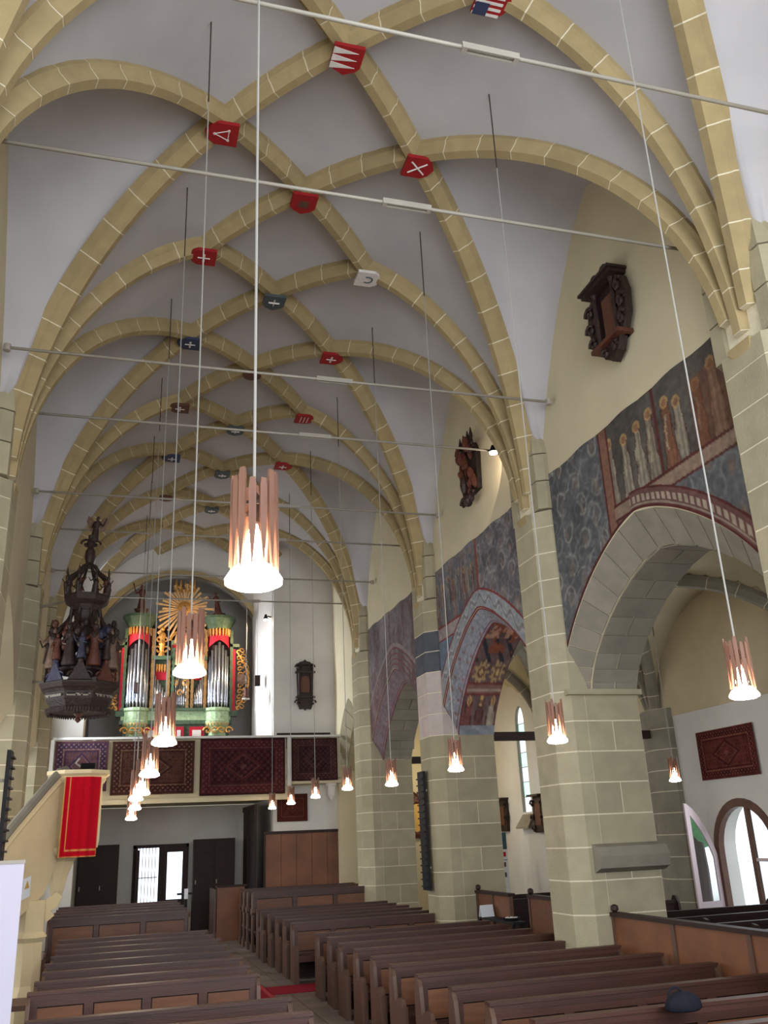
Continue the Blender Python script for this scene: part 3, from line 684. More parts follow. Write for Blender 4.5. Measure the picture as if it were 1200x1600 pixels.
def fresco(b, fn, ztop=7.9, label='', y0=None, y1=None):
    y0 = PY[b] + 0.5 if y0 is None else y0; y1 = PY[b + 1] - 0.5 if y1 is None else y1
    nu = int((y1 - y0) / 0.022); ys = np.linspace(y0, y1, nu); nv = 150
    low = np.maximum(4.42, np.array([oarc(b, (y - MID[b]) / HO) for y in ys]) + 0.004)
    t = np.linspace(0, 1, nv); Zg = low[:, None] + (ztop - low)[:, None] * t[None, :]
    edge = 0.02 * np.sin(ys * 5.3) ; Zg[:, -1] += edge
    Yg = np.repeat(ys[:, None], nv, 1); A = Zg - low[:, None]
    # distance above the arch line measured square to it
    sl = np.gradient(low, ys); A = A / np.sqrt(1 + np.clip(sl, -3, 3)[:, None] ** 2)
    C = fn(Yg, Zg, A)
    grain = fbm(Yg * 14, Zg * 14, 77, 3); C = C * (0.86 + 0.28 * grain[..., None])
    P = np.stack([np.full_like(Yg, RX - 0.012), Yg, Zg], -1)
    o = paint_mesh('fresco', P, C, 'paint', thick=(0.01, 0, 0)); tag(o, label, 'mural', 'medieval wall paintings above the arcade'); return o
def fr0(Y, Z, A):
    C = scroll(Y, Z, 3, (80, 80, 82), (156, 152, 142), (124, 96, 80))
    F = figures(Y, Z, 21, 7.4, 10.35, 6.66, 1.05, 9, (82, 76, 70)); F[(Z < 6.5)] = (scroll(Y, Z, 8, (84, 84, 86), (120, 122, 120), (134, 98, 72)))[(Z < 6.5)]
    sel = Y < 10.48; C[sel] = F[sel]
    C = mix(C, (62, 52, 50), ((Y < 8.35) & (Z > 6.62)) * 0.2); C = mix(C, (112, 66, 42), ((np.abs(Y - 7.9) < 0.42) & (Z > 6.7) & (Z < 7.6)) * 0.45)
    C = mix(C, (118, 84, 68), (np.abs(Y - 10.38) < 0.10) & (Z > 6.1)); C = mix(C, (82, 40, 36), (np.abs(np.abs(Y - 10.38) - 0.11) < 0.02) & (Z > 6.1))
    C = mix(C, (82, 40, 36), (np.abs(Y - 9.05) < 0.03) & (Z > 6.6)); band = (Z > 6.47) & (Z < 6.66) & (Y < 10.3)
    C = mix(C, (128, 108, 92), band); C = mix(C, (78, 38, 34), ((np.abs(Z - 6.67) < 0.022) | (np.abs(Z - 6.46) < 0.018)) & (Y < 10.3))
    orn = (A < 0.26) & (Y < 9.9); C = mix(C, (96, 66, 62), orn); L = Y * 9
    C = mix(C, (150, 136, 118), orn & (np.abs(A - 0.14) < 0.045) & (np.mod(L, 1) < 0.5)); C = mix(C, (128, 112, 98), orn & (np.abs(A - 0.06) < 0.012))
    C = mix(C, (78, 36, 34), (A < 0.035) | ((np.abs(A - 0.26) < 0.014) & (Y < 9.9))); return C
def fr1(Y, Z, A):
    C = scroll(Y, Z, 14, (92, 88, 92), (158, 154, 146), (140, 102, 86)); F = figures(Y, Z, 35, 15.5, 17.8, 6.62, 1.0, 9, (104, 102, 108))
    F2 = figures(Y, Z, 44, 15.5, 17.8, 7.0, 1.0, 8, (104, 102, 108)); sel = Y > 15.42; C[sel] = (0.6 * F + 0.4 * F2)[sel]
    low = (Z < 6.4) & (Y > 15.42); C = mix(C, (96, 110, 126), low * 0.8)
    band = (Z > 6.34) & (Z < 6.60) & (Y > 15.4); C = mix(C, (142, 130, 126), band); C = mix(C, (116, 56, 54), ((np.abs(Z - 6.61) < 0.022) | (np.abs(Z - 6.33) < 0.018)) & (Y > 15.4))
    C = mix(C, (120, 66, 60), (np.abs(Y - 15.40) < 0.06) & (Z > 6.5)); return border(C, Y, A, (134, 138, 142), (118, 56, 54))
def border(C, Y, A, ground, line, w=0.36):
    o = A < w; C = mix(C, ground, o); wave = np.abs(A - w / 2 - 0.07 * np.sin(Y * 14)); C = mix(C, (110, 104, 106), (o & (wave < 0.03)) * 0.7); C = mix(C, (166, 160, 150), (o & (np.abs(wave - 0.05) < 0.014)) * 0.6)
    return mix(C, line, (A < 0.03) | (np.abs(A - w) < 0.022))
def fr2(Y, Z, A):
    n = fbm(Y * 2, Z * 0.9, 51); C = np.ones(Y.shape + (3,)) * np.array((112, 104, 104)) / 255 * (0.72 + 0.56 * n[..., None]); C = mix(C, (84, 52, 54), (fbm(Y * 5, Z * 1.4, 5) > 0.56) * 0.35)
    for k in range(4): C = mix(C, (112, 70, 72), np.abs(A - 0.1 - 0.13 * k) < 0.02)
    return mix(C, (128, 116, 114), (A > 0.52) & (A < 0.62))
fresco(1, fr0, 7.9, 'dark blue and brown mural of standing figures and scrolls above the large grey arch')
fresco(2, fr1, 7.9, 'blue grey mural of saints and curling ribbons over the red-edged pointed arch')
fresco(3, fr2, 7.9, 'faded purplish brown mural over the third arch, left of the pillar with the black board')
def painted_band(b, da, fa, ha, db, fb, hb, cf, name, label, n=120, m=26, lim=None):
    us = np.sin(np.linspace(-1, 1, n) * math.pi / 2 * 0.985)
    if lim: us = us[(us >= lim[0]) & (us <= lim[1])]
    P = np.zeros((len(us), m, 3)); U = np.repeat(us[:, None], m, 1); T = np.repeat(np.linspace(0, 1, m)[None], len(us), 0)
    for i, u in enumerate(us):
        for k in range(m):
            t = k / (m - 1.0); a = (CX + da, MID[b] + u * ha, fa(b, u)); c = (CX + db, MID[b] + u * hb, fb(b, u))
            P[i, k] = [a[q] * (1 - t) + c[q] * t for q in range(3)]
    P[:, :, 1] = MID[b] + (P[:, :, 1] - MID[b]) * 0.994; P[:, :, 2] -= 0.014
    C = cf(U, T); C = C * (0.84 + 0.3 * fbm(P[..., 1] * 12, P[..., 2] * 12 + P[..., 0] * 9, 3)[..., None])
    o = paint_mesh(name, P, C, 'paint', wall_right, thick=(0.002, 0, 0.012)); o['label'] = label; return o
def splay_paint(U, T):
    S_ = U * 16; C = np.ones(U.shape + (3,)) * np.array((132, 134, 142)) / 255.0
    wv = np.abs(T - 0.45 - 0.16 * np.sin(S_ * 2.6)); C = mix(C, (110, 108, 116), (wv < 0.07) * 0.4); C = mix(C, (166, 160, 154), (np.abs(wv - 0.12) < 0.03) * 0.45); C = mix(C, (124, 92, 92), (np.abs(np.sin(S_ * 2.6 + 1.5)) > 0.93) & (wv > 0.15) & (wv < 0.3))
    return mix(C, (112, 52, 52), (T < 0.06) | (T > 0.93) | (np.abs(T - 0.83) < 0.02))
def soffit_paint(U, T):
    q = (1 - np.clip(np.abs(U), 0, 1) ** 1.4) ** 0.72; C = np.ones(U.shape + (3,)) * np.array((104, 84, 82)) / 255.0 * (0.75 + 0.5 * fbm(U * 12, T * 4, 6)[..., None])
    v = (q - 0.10) / 0.30; ph = np.mod(T * 3, 1) - 0.5; inn = (v > 0) & (v < 1)
    for k, col in enumerate(((118, 66, 60), (96, 60, 60), (168, 156, 138))):
        me = inn & (np.floor(T * 3) == k); C = mix(C, col, (me & (v < 0.80) & (np.abs(ph) < 0.36 - 0.16 * v)) * (0.8 + 0.2 * np.sin(ph * 40)))
        C = mix(C, (196, 156, 100), me & (np.hypot(ph * 1.0, (v - 0.84) * 1.1) < 0.17)); C = mix(C, (134, 100, 82), me & (np.hypot(ph, (v - 0.82) * 1.1) < 0.095)); C = mix(C, (74, 44, 40), me & (np.abs(np.abs(ph) - 0.36 + 0.16 * v) < 0.03) & (v < 0.8))
    C = mix(C, (132, 96, 88), (q > 0.42) & (q < 0.50)); C = mix(C, (168, 150, 136), (np.abs(q - 0.46) < 0.012))
    for c in (0.28, 0.74):
        r = np.hypot((q - 0.62) * 1.8, T - c); an = np.arctan2(T - c, (q - 0.62) * 1.8); C = mix(C, (176, 146, 104), (r < 0.17 + 0.05 * np.sin(an * 9))); C = mix(C, (112, 80, 70), (r < 0.10)); C = mix(C, (190, 160, 110), (r < 0.05))
    C = mix(C, (48, 50, 60), (q > 0.72) & (np.abs(np.sin(T * 9 + q * 21)) < 0.5)); C = mix(C, (132, 74, 54), (q > 0.78) & (fbm(U * 9, T * 5, 8) > 0.5)); C = mix(C, (176, 132, 110), (q > 0.9) & (fbm(U * 14, T * 8, 4) > 0.55))
    C = mix(C, (112, 54, 52), (np.abs(q - 0.41) < 0.008) | (np.abs(q - 0.51) < 0.008) | (T < 0.03) | (T > 0.97)); return mix(C, (130, 134, 142), q < 0.10)
painted_band(2, WD, oarc, HO, DI, iarc, HS, splay_paint, 'painted_arch_band', 'pale blue grey painted band with red edges on the splay of the pointed arch')
painted_band(2, DI, iarc, HS, DB, iarc, HS, soffit_paint, 'painted_soffit', 'painted arch underside with robed saints and round flowers behind the third right lamp')
painted_band(3, WD, oarc, HO, DI, iarc, HS, lambda U, T: mix(splay_paint(U, T), (104, 74, 76), np.full(U.shape, 0.55)), 'painted_arch_band', 'dull reddish painted band on the splay of the third, dark arch')
obj('impost', MB().prism([(CX + 4.08, MID[1] + 2.2), (CX + 5.32, MID[1] + 2.2), (CX + 5.32, MID[1] + 2.32), (CX + 4.08, MID[1] + 2.32)], 4.34, 4.42), 'stone', wall_right)
for b in (1, 2): obj('corbel', MB().loft([[(x, MID[b] + HS + dy, z) for x, dy, z in ((CX + 4.22, 0.02, z_), (CX + 5.33, 0.02, z_), (CX + 5.33, -dd, z_), (CX + 4.22, -dd, z_))] for z_, dd in ((1.86, 0.0), (1.92, 0.16), (2.08, 0.20), (2.2, 0.12), (2.24, 0.0))]), 'greystone', wall_right) if b == 1 else None

# lantern spotlight and pictures hung on the upper wall
def plate_x(mb, poly, x0, x1):                         # polygon in y-z, thick in x
    n = len(poly); return mb.add([(x0, y, z) for y, z in poly] + [(x1, y, z) for y, z in poly], [tuple(range(n)), tuple(range(n, 2 * n))[::-1]] + [(i, n + i, n + (i + 1) % n, (i + 1) % n) for i in range(n)])
def scroll_tubes(mb, pts, r=0.02, turns=1.2, R_=0.09, flip=1, to=lambda a, b: (0, a, b)):
    for (a, b, f, q) in pts:
        mb.tube([to(a + f * q * (1 - k / 13.0) * math.cos(k * 0.62), b + q * (1 - k / 13.0) * math.sin(k * 0.62)) for k in range(12)], r, 5)
    return mb
# near epitaph: carved dark aedicule on the right wall
t = thing('epitaph', 'dark carved epitaph with a brown inscription panel, high on the near right wall', 'epitaph', (RX, 9.56, 9.35)); t.scale = (1, 0.86, 1)
def E_(a, b): return (-0.20, a, b)
obj('back_board', plate_x(MB(), [(-0.34, -0.5), (0.34, -0.5), (0.42, 0.1), (0.38, 0.5), (-0.38, 0.5), (-0.42, 0.1)], -0.10, -0.02), 'carved', t)
obj('inscription', plate_x(MB(), [(-0.19, -0.32), (0.19, -0.32), (0.19, 0.3), (-0.19, 0.3)], -0.125, -0.10), 'brown_paint', t)
for s_ in (-1, 1):
    obj('column', MB().lathe([(0.05, -0.44), (0.035, -0.38), (0.045, 0.0), (0.032, 0.38), (0.055, 0.44)], 8, c=(-0.18, s_ * 0.28)), 'carved', t)
    w_ = MB(); scroll_tubes(w_, [(s_ * 0.47, 0.22, s_, 0.13), (s_ * 0.5, -0.05, s_, 0.13), (s_ * 0.46, -0.3, s_, 0.12)], 0.03, to=E_)
    plate_x(w_, [(s_ * 0.36, 0.45), (s_ * 0.52, 0.35), (s_ * 0.60, 0.1), (s_ * 0.55, -0.25), (s_ * 0.4, -0.45), (s_ * 0.34, -0.4)], -0.17, -0.06); obj('carved_wing', w_, 'carved', t)
obj('cornice', MB().box(-0.30, -0.02, -0.46, 0.46, 0.44, 0.50).box(-0.34, -0.02, -0.50, 0.50, 0.50, 0.54), 'carved', t)
w_ = MB(); plate_x(w_, [(-0.3, 0.54), (0.3, 0.54), (0.22, 0.68), (0.1, 0.72), (0, 0.8), (-0.1, 0.72), (-0.22, 0.68)], -0.16, -0.06); scroll_tubes(w_, [(0.16, 0.62, 1, 0.1), (-0.16, 0.62, -1, 0.1)], 0.03, to=E_); obj('crest', w_, 'carved', t)
obj('sill', MB().box(-0.28, -0.02, -0.42, 0.42, -0.5, -0.44), 'carved_warm', t)
w_ = MB(); plate_x(w_, [(-0.3, -0.5), (0.3, -0.5), (0.2, -0.66), (0.1, -0.7), (0.0, -0.78), (-0.12, -0.7), (-0.2, -0.68)], -0.18, -0.05); scroll_tubes(w_, [(0.15, -0.6, 1, 0.09), (-0.15, -0.6, -1, 0.09)], 0.03, to=E_); obj('pendant', w_, 'carved', t)
# second epitaph, seen from the side
t = thing('epitaph', 'ragged brown carved figure group on the right wall lit by a small spotlight', 'epitaph', (RX, 15.1, 9.2))
obj('back_board', plate_x(MB(), [(-0.28, -0.45), (0.28, -0.45), (0.34, 0.3), (0.2, 0.55), (-0.2, 0.55), (-0.34, 0.3)], -0.10, 0), 'carved', t)
r_ = random.Random(4)
w_ = MB()
for k in range(34): w_.sphere((-0.14 - r_.random() * 0.14, r_.uniform(-0.3, 0.3), r_.uniform(-0.5, 0.5)), r_.uniform(0.035, 0.07), 6, 4, (1, 0.7, r_.uniform(1.4, 3)))
obj('carved_figures', w_, 'carved_warm', t)
for y_ in (-0.28, -0.1, 0.12, 0.3): obj('finial', MB().lathe([(0.05, 0.45), (0.03, 0.6), (0.045, 0.66), (0.008, 0.84)], 7, c=(-0.15, y_)), 'carved', t)
w_ = MB(); scroll_tubes(w_, [(0.3, 0.5, 1, 0.15), (-0.32, 0.35, -1, 0.15), (0.25, -0.6, 1, 0.13), (-0.2, -0.62, -1, 0.15)], 0.035, to=E_); obj('scrollwork', w_, 'carved', t)
w_ = MB(); w_.sphere((-0.2, 0.0, -0.62), 0.12, 8, 6, (0.8, 1, 1.1)).sphere((-0.26, 0.02, -0.3), 0.08, 8, 6, (1, 1, 2.4)); obj('lower_figure', w_, 'carved', t)
t = thing('spotlight', 'small lit spotlight on the wall beside the brown carved figure group', 'lamp', (RX - 0.05, 13.55, 9.05))
obj('bracket', MB().tube([(0, 0, 0), (-0.2, 0.0, 0.05)], 0.02), 'black', t); obj('housing', MB().lathe([(0.035, 0.02), (0.06, -0.05), (0.085, -0.11)], 10, c=(-0.22, 0.02)), 'black', t)
obj('lamp_glass', MB().lathe([(0.08, -0.115), (0.07, -0.14), (0.02, -0.15)], 10, c=(-0.22, 0.02)), 'lamp_glow', t)
d = bpy.data.lights.new('spot', 'SPOT'); d.energy = 16; d.spot_size = 1.6; d.color = (1, 0.82, 0.66); o = bpy.data.objects.new('spot', d); COL.objects.link(o)
o.location = (RX - 0.5, 13.6, 8.8); o.rotation_euler = (Vector((RX, 15.0, 9.0)) - Vector(o.location)).to_track_quat('-Z', 'Y').to_euler()

# black hymn boards on the pillars
def hymn_board(x, y, z0, z1, s, label):
    t = thing('hymn_board', label, 'board', (x, y, z0)); h = z1 - z0
    obj('board', MB().box(min(0, -s * 0.05), max(0, -s * 0.05), -0.10, 0.27, 0, h), 'black', t)
    for k in range(int(h / 0.13)): obj('ledge', MB().box(*sorted((-s * 0.05, -s * 0.085)), -0.095, 0.265, 0.06 + k * 0.13, 0.085 + k * 0.13), 'black', t)
    for z_ in (0.4, h - 0.4): obj('bracket', MB().box(*sorted((s * 0.0, -s * -0.22)) if s < 0 else (0.0, 0.07), 0.0, 0.04, z_, z_ + 0.04), 'iron', t)
hymn_board(CX + F - 0.06, 18.36, 1.42, 3.72, 1, 'tall black board with many ledges seen edge-on on the second right-hand pillar')
hymn_board(-1.37, 13.0, 1.5, 3.74, -1, 'tall black board seen edge-on at the left edge of the photo')

# ------------------------------------------------------------------ rugs
def rug(name, org, ux, uy, w, h, seed, base, alt, light, label, cat='rug', thick=(0, 0.03, 0), wave=0.012, n=150, group='old oriental rugs hung up'):
    """org: lower left corner, ux / uy: unit vectors across and up"""
    nu = int(n); nv = int(n * h / w) if h < w else int(n * min(h / w, 2.0)); U, V = np.meshgrid(np.linspace(0, 1, nu), np.linspace(0, 1, nv), indexing='ij')
    X_, Y_ = U * w, V * h; e = np.minimum(np.minimum(X_, w - X_), np.minimum(Y_, h - Y_)); B_ = min(w, h)
    C = np.ones(U.shape + (3,)) * np.array(base) / 255.0; bw = 0.17 * B_
    C = mix(C, alt, (e < bw) & (e > 0.03 * B_)); C = mix(C, light, ((e < bw) & (e > 0.04 * B_) & (np.sin(X_ * 66 / B_) * np.sin(Y_ * 66 / B_) > 0.42)) * 0.8)
    C = mix(C, light, (np.abs(e - bw) < 0.008 * B_ + 0.004) * 0.7); C = mix(C, light, (np.abs(e - 0.05 * B_) < 0.005) * 0.4); C = mix(C, alt, np.abs(e - bw * 1.22) < 0.012 * B_)
    cx, cy = w / 2, h / 2; md = np.abs(X_ - cx) / (w * 0.30) + np.abs(Y_ - cy) / (h * 0.34); inn = e > bw * 1.35
    lat = np.sin(X_ * 52 / B_ + seed) * np.sin(Y_ * 52 / B_) + 0.35 * (fbm(X_ * 16 / B_, Y_ * 16 / B_, seed + 3) - 0.5); C = mix(C, alt, inn & (lat > 0.25)); C = mix(C, light, (inn & (np.abs(lat - 0.6) < 0.12)) * 0.65)
    C = mix(C, light, (inn & (np.abs(lat) < 0.07)) * 0.22); C = mix(C, alt, inn & (md < 0.8) & (md > 0.6)); C = mix(C, light, (inn & (np.abs(md - 0.62) < 0.035)) * 0.6); C = mix(C, light, (inn & (md < 0.16)) * 0.6)
    C = C * (0.8 + 0.4 * fbm(X_ * 9 + seed, Y_ * 9, seed)[..., None])
    ux, uy = np.array(ux, float), np.array(uy, float); nn = np.array(thick, float); nn = nn / np.linalg.norm(nn)
    P = np.array(org, float) + X_[..., None] * ux + Y_[..., None] * uy + (np.sin(X_ * 9 + seed) * wave * (1 - V) + np.sin(X_ * 4) * wave * 0.5)[..., None] * nn
    return tag(paint_mesh(name, P, C, 'cloth', thick=thick), label, cat, group)

# ------------------------------------------------------------------ west wall, organ gallery, porch
XW0, XW1 = CX - WD, CX + WD; TX0, TX1 = -0.95, 4.6
ww = MB()
def tarch(x):
    u = min(1, abs(x - 1.83) / 2.775); return 8.3 + 2.75 * math.sqrt(max(0, 1 - u * u))
xs = [1.83 + 2.775 * math.sin(a) for a in np.linspace(-PI / 2, PI / 2, 33)]
YA = 29.60
ww.loft([[(x, YA, tarch(x)) for x in xs], [(x, YA, 12.7) for x in xs]], cap=False, close=False)
ww.loft([[(x, YA, tarch(x)) for x in xs], [(x, YA + 0.4, tarch(x)) for x in xs]], cap=False, close=False)
ww.prism([(TX1 + 0.02, YW + 0.01), (TX1 + 0.3, YW + 0.02), (TX1 + 0.3, YA), (4.2, YA)], 4.0, 12.7)
ww.box(XW0 - 1.1, TX0, YW, YW + 0.5, 0, 12.7); ww.box(TX1, XW1 + 1.08, YW, YW + 0.5, 0, 12.7)
wall_west = structure(obj('wall_west', ww, 'white_plaster'))
fine_us = [(x, tarch(x)) for x in xs]
for a in range(0, 32, 2):
    q = [(fine_us[a][0], fine_us[a][1]), (fine_us[a + 2][0], fine_us[a + 2][1])]; c = np.array([1.83, 8.2])
    o_ = [tuple(c + (np.array(p) - c) * 1.06) for p in q]
    obj('arch_stone', MB().plate([q[0], q[1], o_[1], o_[0]], YA - 0.10, YA + 0.05), 'rib', wall_west)
tw = MB(); tw.box(TX0 - 0.3, TX0, YW + 0.5, 33, 0, 12.7).box(TX1, TX1 + 0.3, YW + 0.5, 33, 0, 12.7).box(TX0 - 0.3, TX1 + 0.3, 32.7, 33, 3.6, 11.6).box(TX0 - 0.3, TX1 + 0.3, YA + 0.1, 33, 11.3, 11.6)
structure(obj('wall_tower', tw, 'white_plaster'))
pw = MB(); pw.box(TX0 - 0.3, 0.72, 31.5, 31.7, 0, 3.7).box(2.45, TX1 + 0.3, 31.5, 31.7, 0, 3.7).box(0.72, 2.45, 31.5, 31.7, 2.55, 3.7); structure(obj('wall_porch', pw, 'white_plaster'))
# gallery floor, fascia beams
gal = MB(); gal.box(XW0, 4.95, 26.95, 33, 3.72, 4.0).box(XW0, 4.95, 26.9, 27.12, 3.62, 3.74).box(4.95, XW1, 26.95, 27.7, 4.05, 4.2)
gallery = structure(obj('trim_1', gal, 'plaster'))
t = thing('gallery_parapet', 'long pale wooden gallery parapet with a white rail under the organ', 'parapet', (2.4, 26.95, 4.0))
for k in range(6):
    a = -4.1 + k * 1.1; obj('panel', MB().box(a + 0.05, a + 1.05, 0, 0.05, 0, 1.36), 'plaster', t); obj('post', MB().box(a - 0.05, a + 0.05, -0.03, 0.07, 0, 1.38), 'white_plaster', t)
obj('panel', MB().box(2.6, 4.1, 0, 0.05, 0.18, 1.36), 'plaster', t); obj('post', MB().box(2.48, 2.6, -0.06, 0.07, 0, 1.38), 'white_plaster', t)
obj('rail', MB().box(-4.1, 4.1, -0.10, 0.12, 1.38, 1.44), 'white_plaster', t); obj('corbel', MB().lathe([(0.03, -0.42), (0.10, -0.3), (0.12, -0.05), (0.16, 0.0), (0.16, 0.05)], 8, c=(3.85, 0.2)), 'white_plaster', t)
R_ = ((1, 0, 0), (0, 0, 1))
rug('hanging_rug', (-1.62, 26.86, 3.98), *R_, 1.42, 1.36, 1, (78, 50, 52), (52, 38, 56), (120, 92, 84), 'left rug on the gallery parapet, reddish with a bluish border, next to the pulpit', thick=(0, 0.03, 0))
rug('hanging_rug', (-0.10, 26.86, 3.86), *R_, 2.28, 1.46, 2, (70, 44, 36), (50, 28, 28), (108, 80, 62), 'wide brown patterned rug on the gallery behind the left row of lamps')
rug('hanging_rug', (2.34, 26.84, 3.78), *R_, 2.46, 1.58, 3, (46, 22, 27), (66, 30, 32), (88, 56, 52), 'largest dark red rug hung on the gallery with a brown red border')
rug('hanging_rug', (5.0, 26.84, 4.12), *R_, 1.38, 1.22, 5, (44, 26, 30), (58, 34, 34), (84, 58, 56), 'short dark rug at the right end of the gallery', wave=0.035)
rug('small_rug', (4.70, 27.62, 3.02), *R_, 0.92, 0.78, 6, (76, 36, 28), (58, 26, 26), (104, 62, 46), 'small red brown rug on the wall above the wood panelling')
t = thing('music_board', 'low brown board standing above the right end of the gallery rail', 'board', (5.55, 27.35, 4.2)); obj('board', MB().box(-0.9, 0.75, 0, 0.04, 0.9, 1.36), 'wood_dark', t)
for x in (-0.8, 0.65): obj('leg', MB().box(x, x + 0.05, 0, 0.05, 0.0, 0.9), 'wood_dark', t)
# epitaph on the west wall
t = thing('epitaph', 'dark scalloped wooden epitaph on the pale west wall right of the organ', 'epitaph', (5.58, 27.68, 7.06))
def P_(a, b): return (a, -0.12, b)
obj('back_board', MB().plate([(-0.24, -0.6), (0.24, -0.6), (0.27, 0.62), (-0.27, 0.62)], -0.10, -0.02), 'carved', t)
obj('inscription', MB().plate([(-0.12, -0.24), (0.12, -0.24), (0.14, 0.0), (0.12, 0.2), (0.06, 0.27), (-0.06, 0.27), (-0.12, 0.2), (-0.14, 0.0)], -0.13, -0.10), 'brown_paint', t)
for s_ in (-1, 1): obj('column', MB().lathe([(0.04, -0.36), (0.028, -0.3), (0.028, 0.3), (0.045, 0.36)], 8, c=(s_ * 0.2, -0.14)), 'carved', t)
obj('cornice', MB().box(-0.31, 0.31, -0.2, -0.02, 0.36, 0.42), 'carved', t); obj('sill', MB().box(-0.3, 0.3, -0.18, -0.02, -0.42, -0.36), 'carved', t)
w_ = MB(); w_.plate([(-0.27, 0.6), (0.27, 0.6), (0.16, 0.72), (0.06, 0.74), (0, 0.8), (-0.06, 0.74), (-0.16, 0.72)], -0.1, -0.03); scroll_tubes(w_, [(0.2, 0.55, 1, 0.12), (-0.2, 0.55, -1, 0.12)], 0.028, to=P_); obj('crest', w_, 'carved', t)
w_ = MB(); w_.plate([(-0.24, -0.6), (0.24, -0.6), (0.18, -0.76), (0.05, -0.74), (0, -0.8), (-0.05, -0.74), (-0.18, -0.76)], -0.1, -0.03); scroll_tubes(w_, [(0.24, -0.56, 1, 0.1), (-0.24, -0.56, -1, 0.1)], 0.028, to=P_); obj('pendant', w_, 'carved', t)
# wood panelling right of the porch
t = thing('wall_panelling', 'plain brown wood panelling on the west wall left of the furthest pillar', 'panelling', (5.6, 27.62, 0))
for k in range(5): obj('plank', MB().box(-1.24 + 0.46 * k, -0.79 + 0.46 * k, 0, 0.04, 0, 2.68), 'wood_screen', t)
obj('frame', MB().box(-1.3, 1.1, -0.03, 0.05, 2.68, 2.76).box(-1.3, -1.24, -0.03, 0.05, 0, 2.68), 'wood_dark', t)
# porch furniture
def cabinet(x0, x1, y, h, label, nd=2):
    t = thing('dark_cupboard', label, 'cupboard', ((x0 + x1) / 2, y, 0)); w = (x1 - x0) / 2
    obj('body', MB().box(-w, w, 0.03, 0.4, 0, h), 'wood_dark', t)
    for k in range(nd):
        o = obj('door', MB().box(-w + 2 * w / nd * k + 0.02, -w + 2 * w / nd * (k + 1) - 0.02, 0, 0.03, 0.1, h - 0.06), 'wood_dark', t)
        obj('handle', MB().box(-w + 2 * w / nd * k + 0.06, -w + 2 * w / nd * k + 0.09, -0.03, 0, h * 0.5, h * 0.5 + 0.12), 'iron', o)
cabinet(-0.92, 0.28, 30.9, 2.6, 'dark cupboard at the back of the porch, left of the bright doorway')
cabinet(2.55, 3.85, 30.6, 2.65, 'dark cupboard at the back of the porch, right of the bright doorway', 2)
t = thing('wooden_partition', 'dark wooden partition door at the right side of the porch', 'partition', (4.1, 28.2, 0))
obj('frame', MB().box(-0.04, 0.04, -0.3, 2.3, 3.4, 3.55).box(-0.04, 0.04, -0.3, -0.2, 0, 3.4).box(-0.04, 0.04, 1.0, 1.1, 0, 3.4), 'wood_dark', t)
for k in range(2): obj('leaf', MB().box(-0.02, 0.02, -0.2 + 1.3 * k, 1.0 + 1.2 * k, 0.02, 3.4), 'wood_dark', t)
dr = structure(obj('door_1', MB().box(0.72, 0.80, 31.35, 31.5, 0, 2.55).box(2.37, 2.45, 31.35, 31.5, 0, 2.55).box(0.72, 2.45, 31.35, 31.5, 2.45, 2.55).box(1.52, 1.66, 31.35, 31.5, 0, 2.45), 'wood_dark'))
lf = obj('door_leaf', MB().box(1.66, 1.78, 31.3, 31.35, 0, 2.45).box(2.26, 2.37, 31.3, 31.35, 0, 2.45).box(1.78, 2.26, 31.3, 31.35, 2.3, 2.45).box(1.78, 2.26, 31.3, 31.35, 0, 0.9), 'wood_dark', dr); obj('pane', MB().box(1.78, 2.26, 31.32, 31.33, 0.9, 2.3), 'glass', lf)
lf = obj('door_leaf', MB().box(0.8, 0.9, 30.7, 31.3, 0, 2.4).box(0.80, 0.86, 31.3, 31.35, 0, 2.45), 'wood_dark', dr)
for k in range(6): obj('grille_bar', MB().tube([(0.92 + 0.1 * k, 31.6, 0), (0.92 + 0.1 * k, 31.6, 2.45)], 0.012, 5), 'iron', dr)
obj('grille_rail', MB().box(0.88, 1.5, 31.59, 31.61, 1.55, 1.58), 'iron', dr)

# ------------------------------------------------------------------ organ on the gallery
YO = 29.3
def ox(px): return (px - 277) * 0.0197
def oz(py): return 1.71 + (1150 - py) * 0.0207
org = thing('pipe_organ', 'baroque pipe organ with green and gilt case, red drapery and a golden sunburst on top', 'organ', (1.83, YO, 4.0))
def pipe(cx, cy, r, z0, z1, par):
    fl_ = 0.12 + r * 2
    return obj('pipe', MB().lathe([(r * 0.25, z0), (r, z0 + fl_), (r, z0 + fl_ + 0.03), (r * 0.93, z0 + fl_ + 0.05), (r, z0 + fl_ + 0.08), (r, z1)], 10, c=(cx, cy)), 'pipe', par, smooth=True)
obj('case', MB().box(ox(192), ox(360), 0.35, 1.1, 0.0, oz(990)).box(ox(196), ox(234), 0.1, 1.0, 0, oz(968)).box(ox(320), ox(357), 0.1, 1.0, 0, oz(968)), 'wood_dark', org)
obj('case', MB().box(ox(228), ox(326), 0.5, 1.1, oz(990), oz(975)), 'wood_dark', org)
obj('base_moulding', MB().box(ox(186), ox(362), -0.04, 0.35, oz(1132), oz(1126)).box(ox(186), ox(362), -0.10, 0.35, oz(1112), oz(1108)), 'org_green', org)
obj('base_moulding', MB().box(ox(188), ox(360), 0.0, 0.35, oz(1126), oz(1112)), 'org_pale', org)
obj('plinth', MB().box(ox(192), ox(358), 0.05, 0.35, 0, oz(1132)), 'org_green', org)
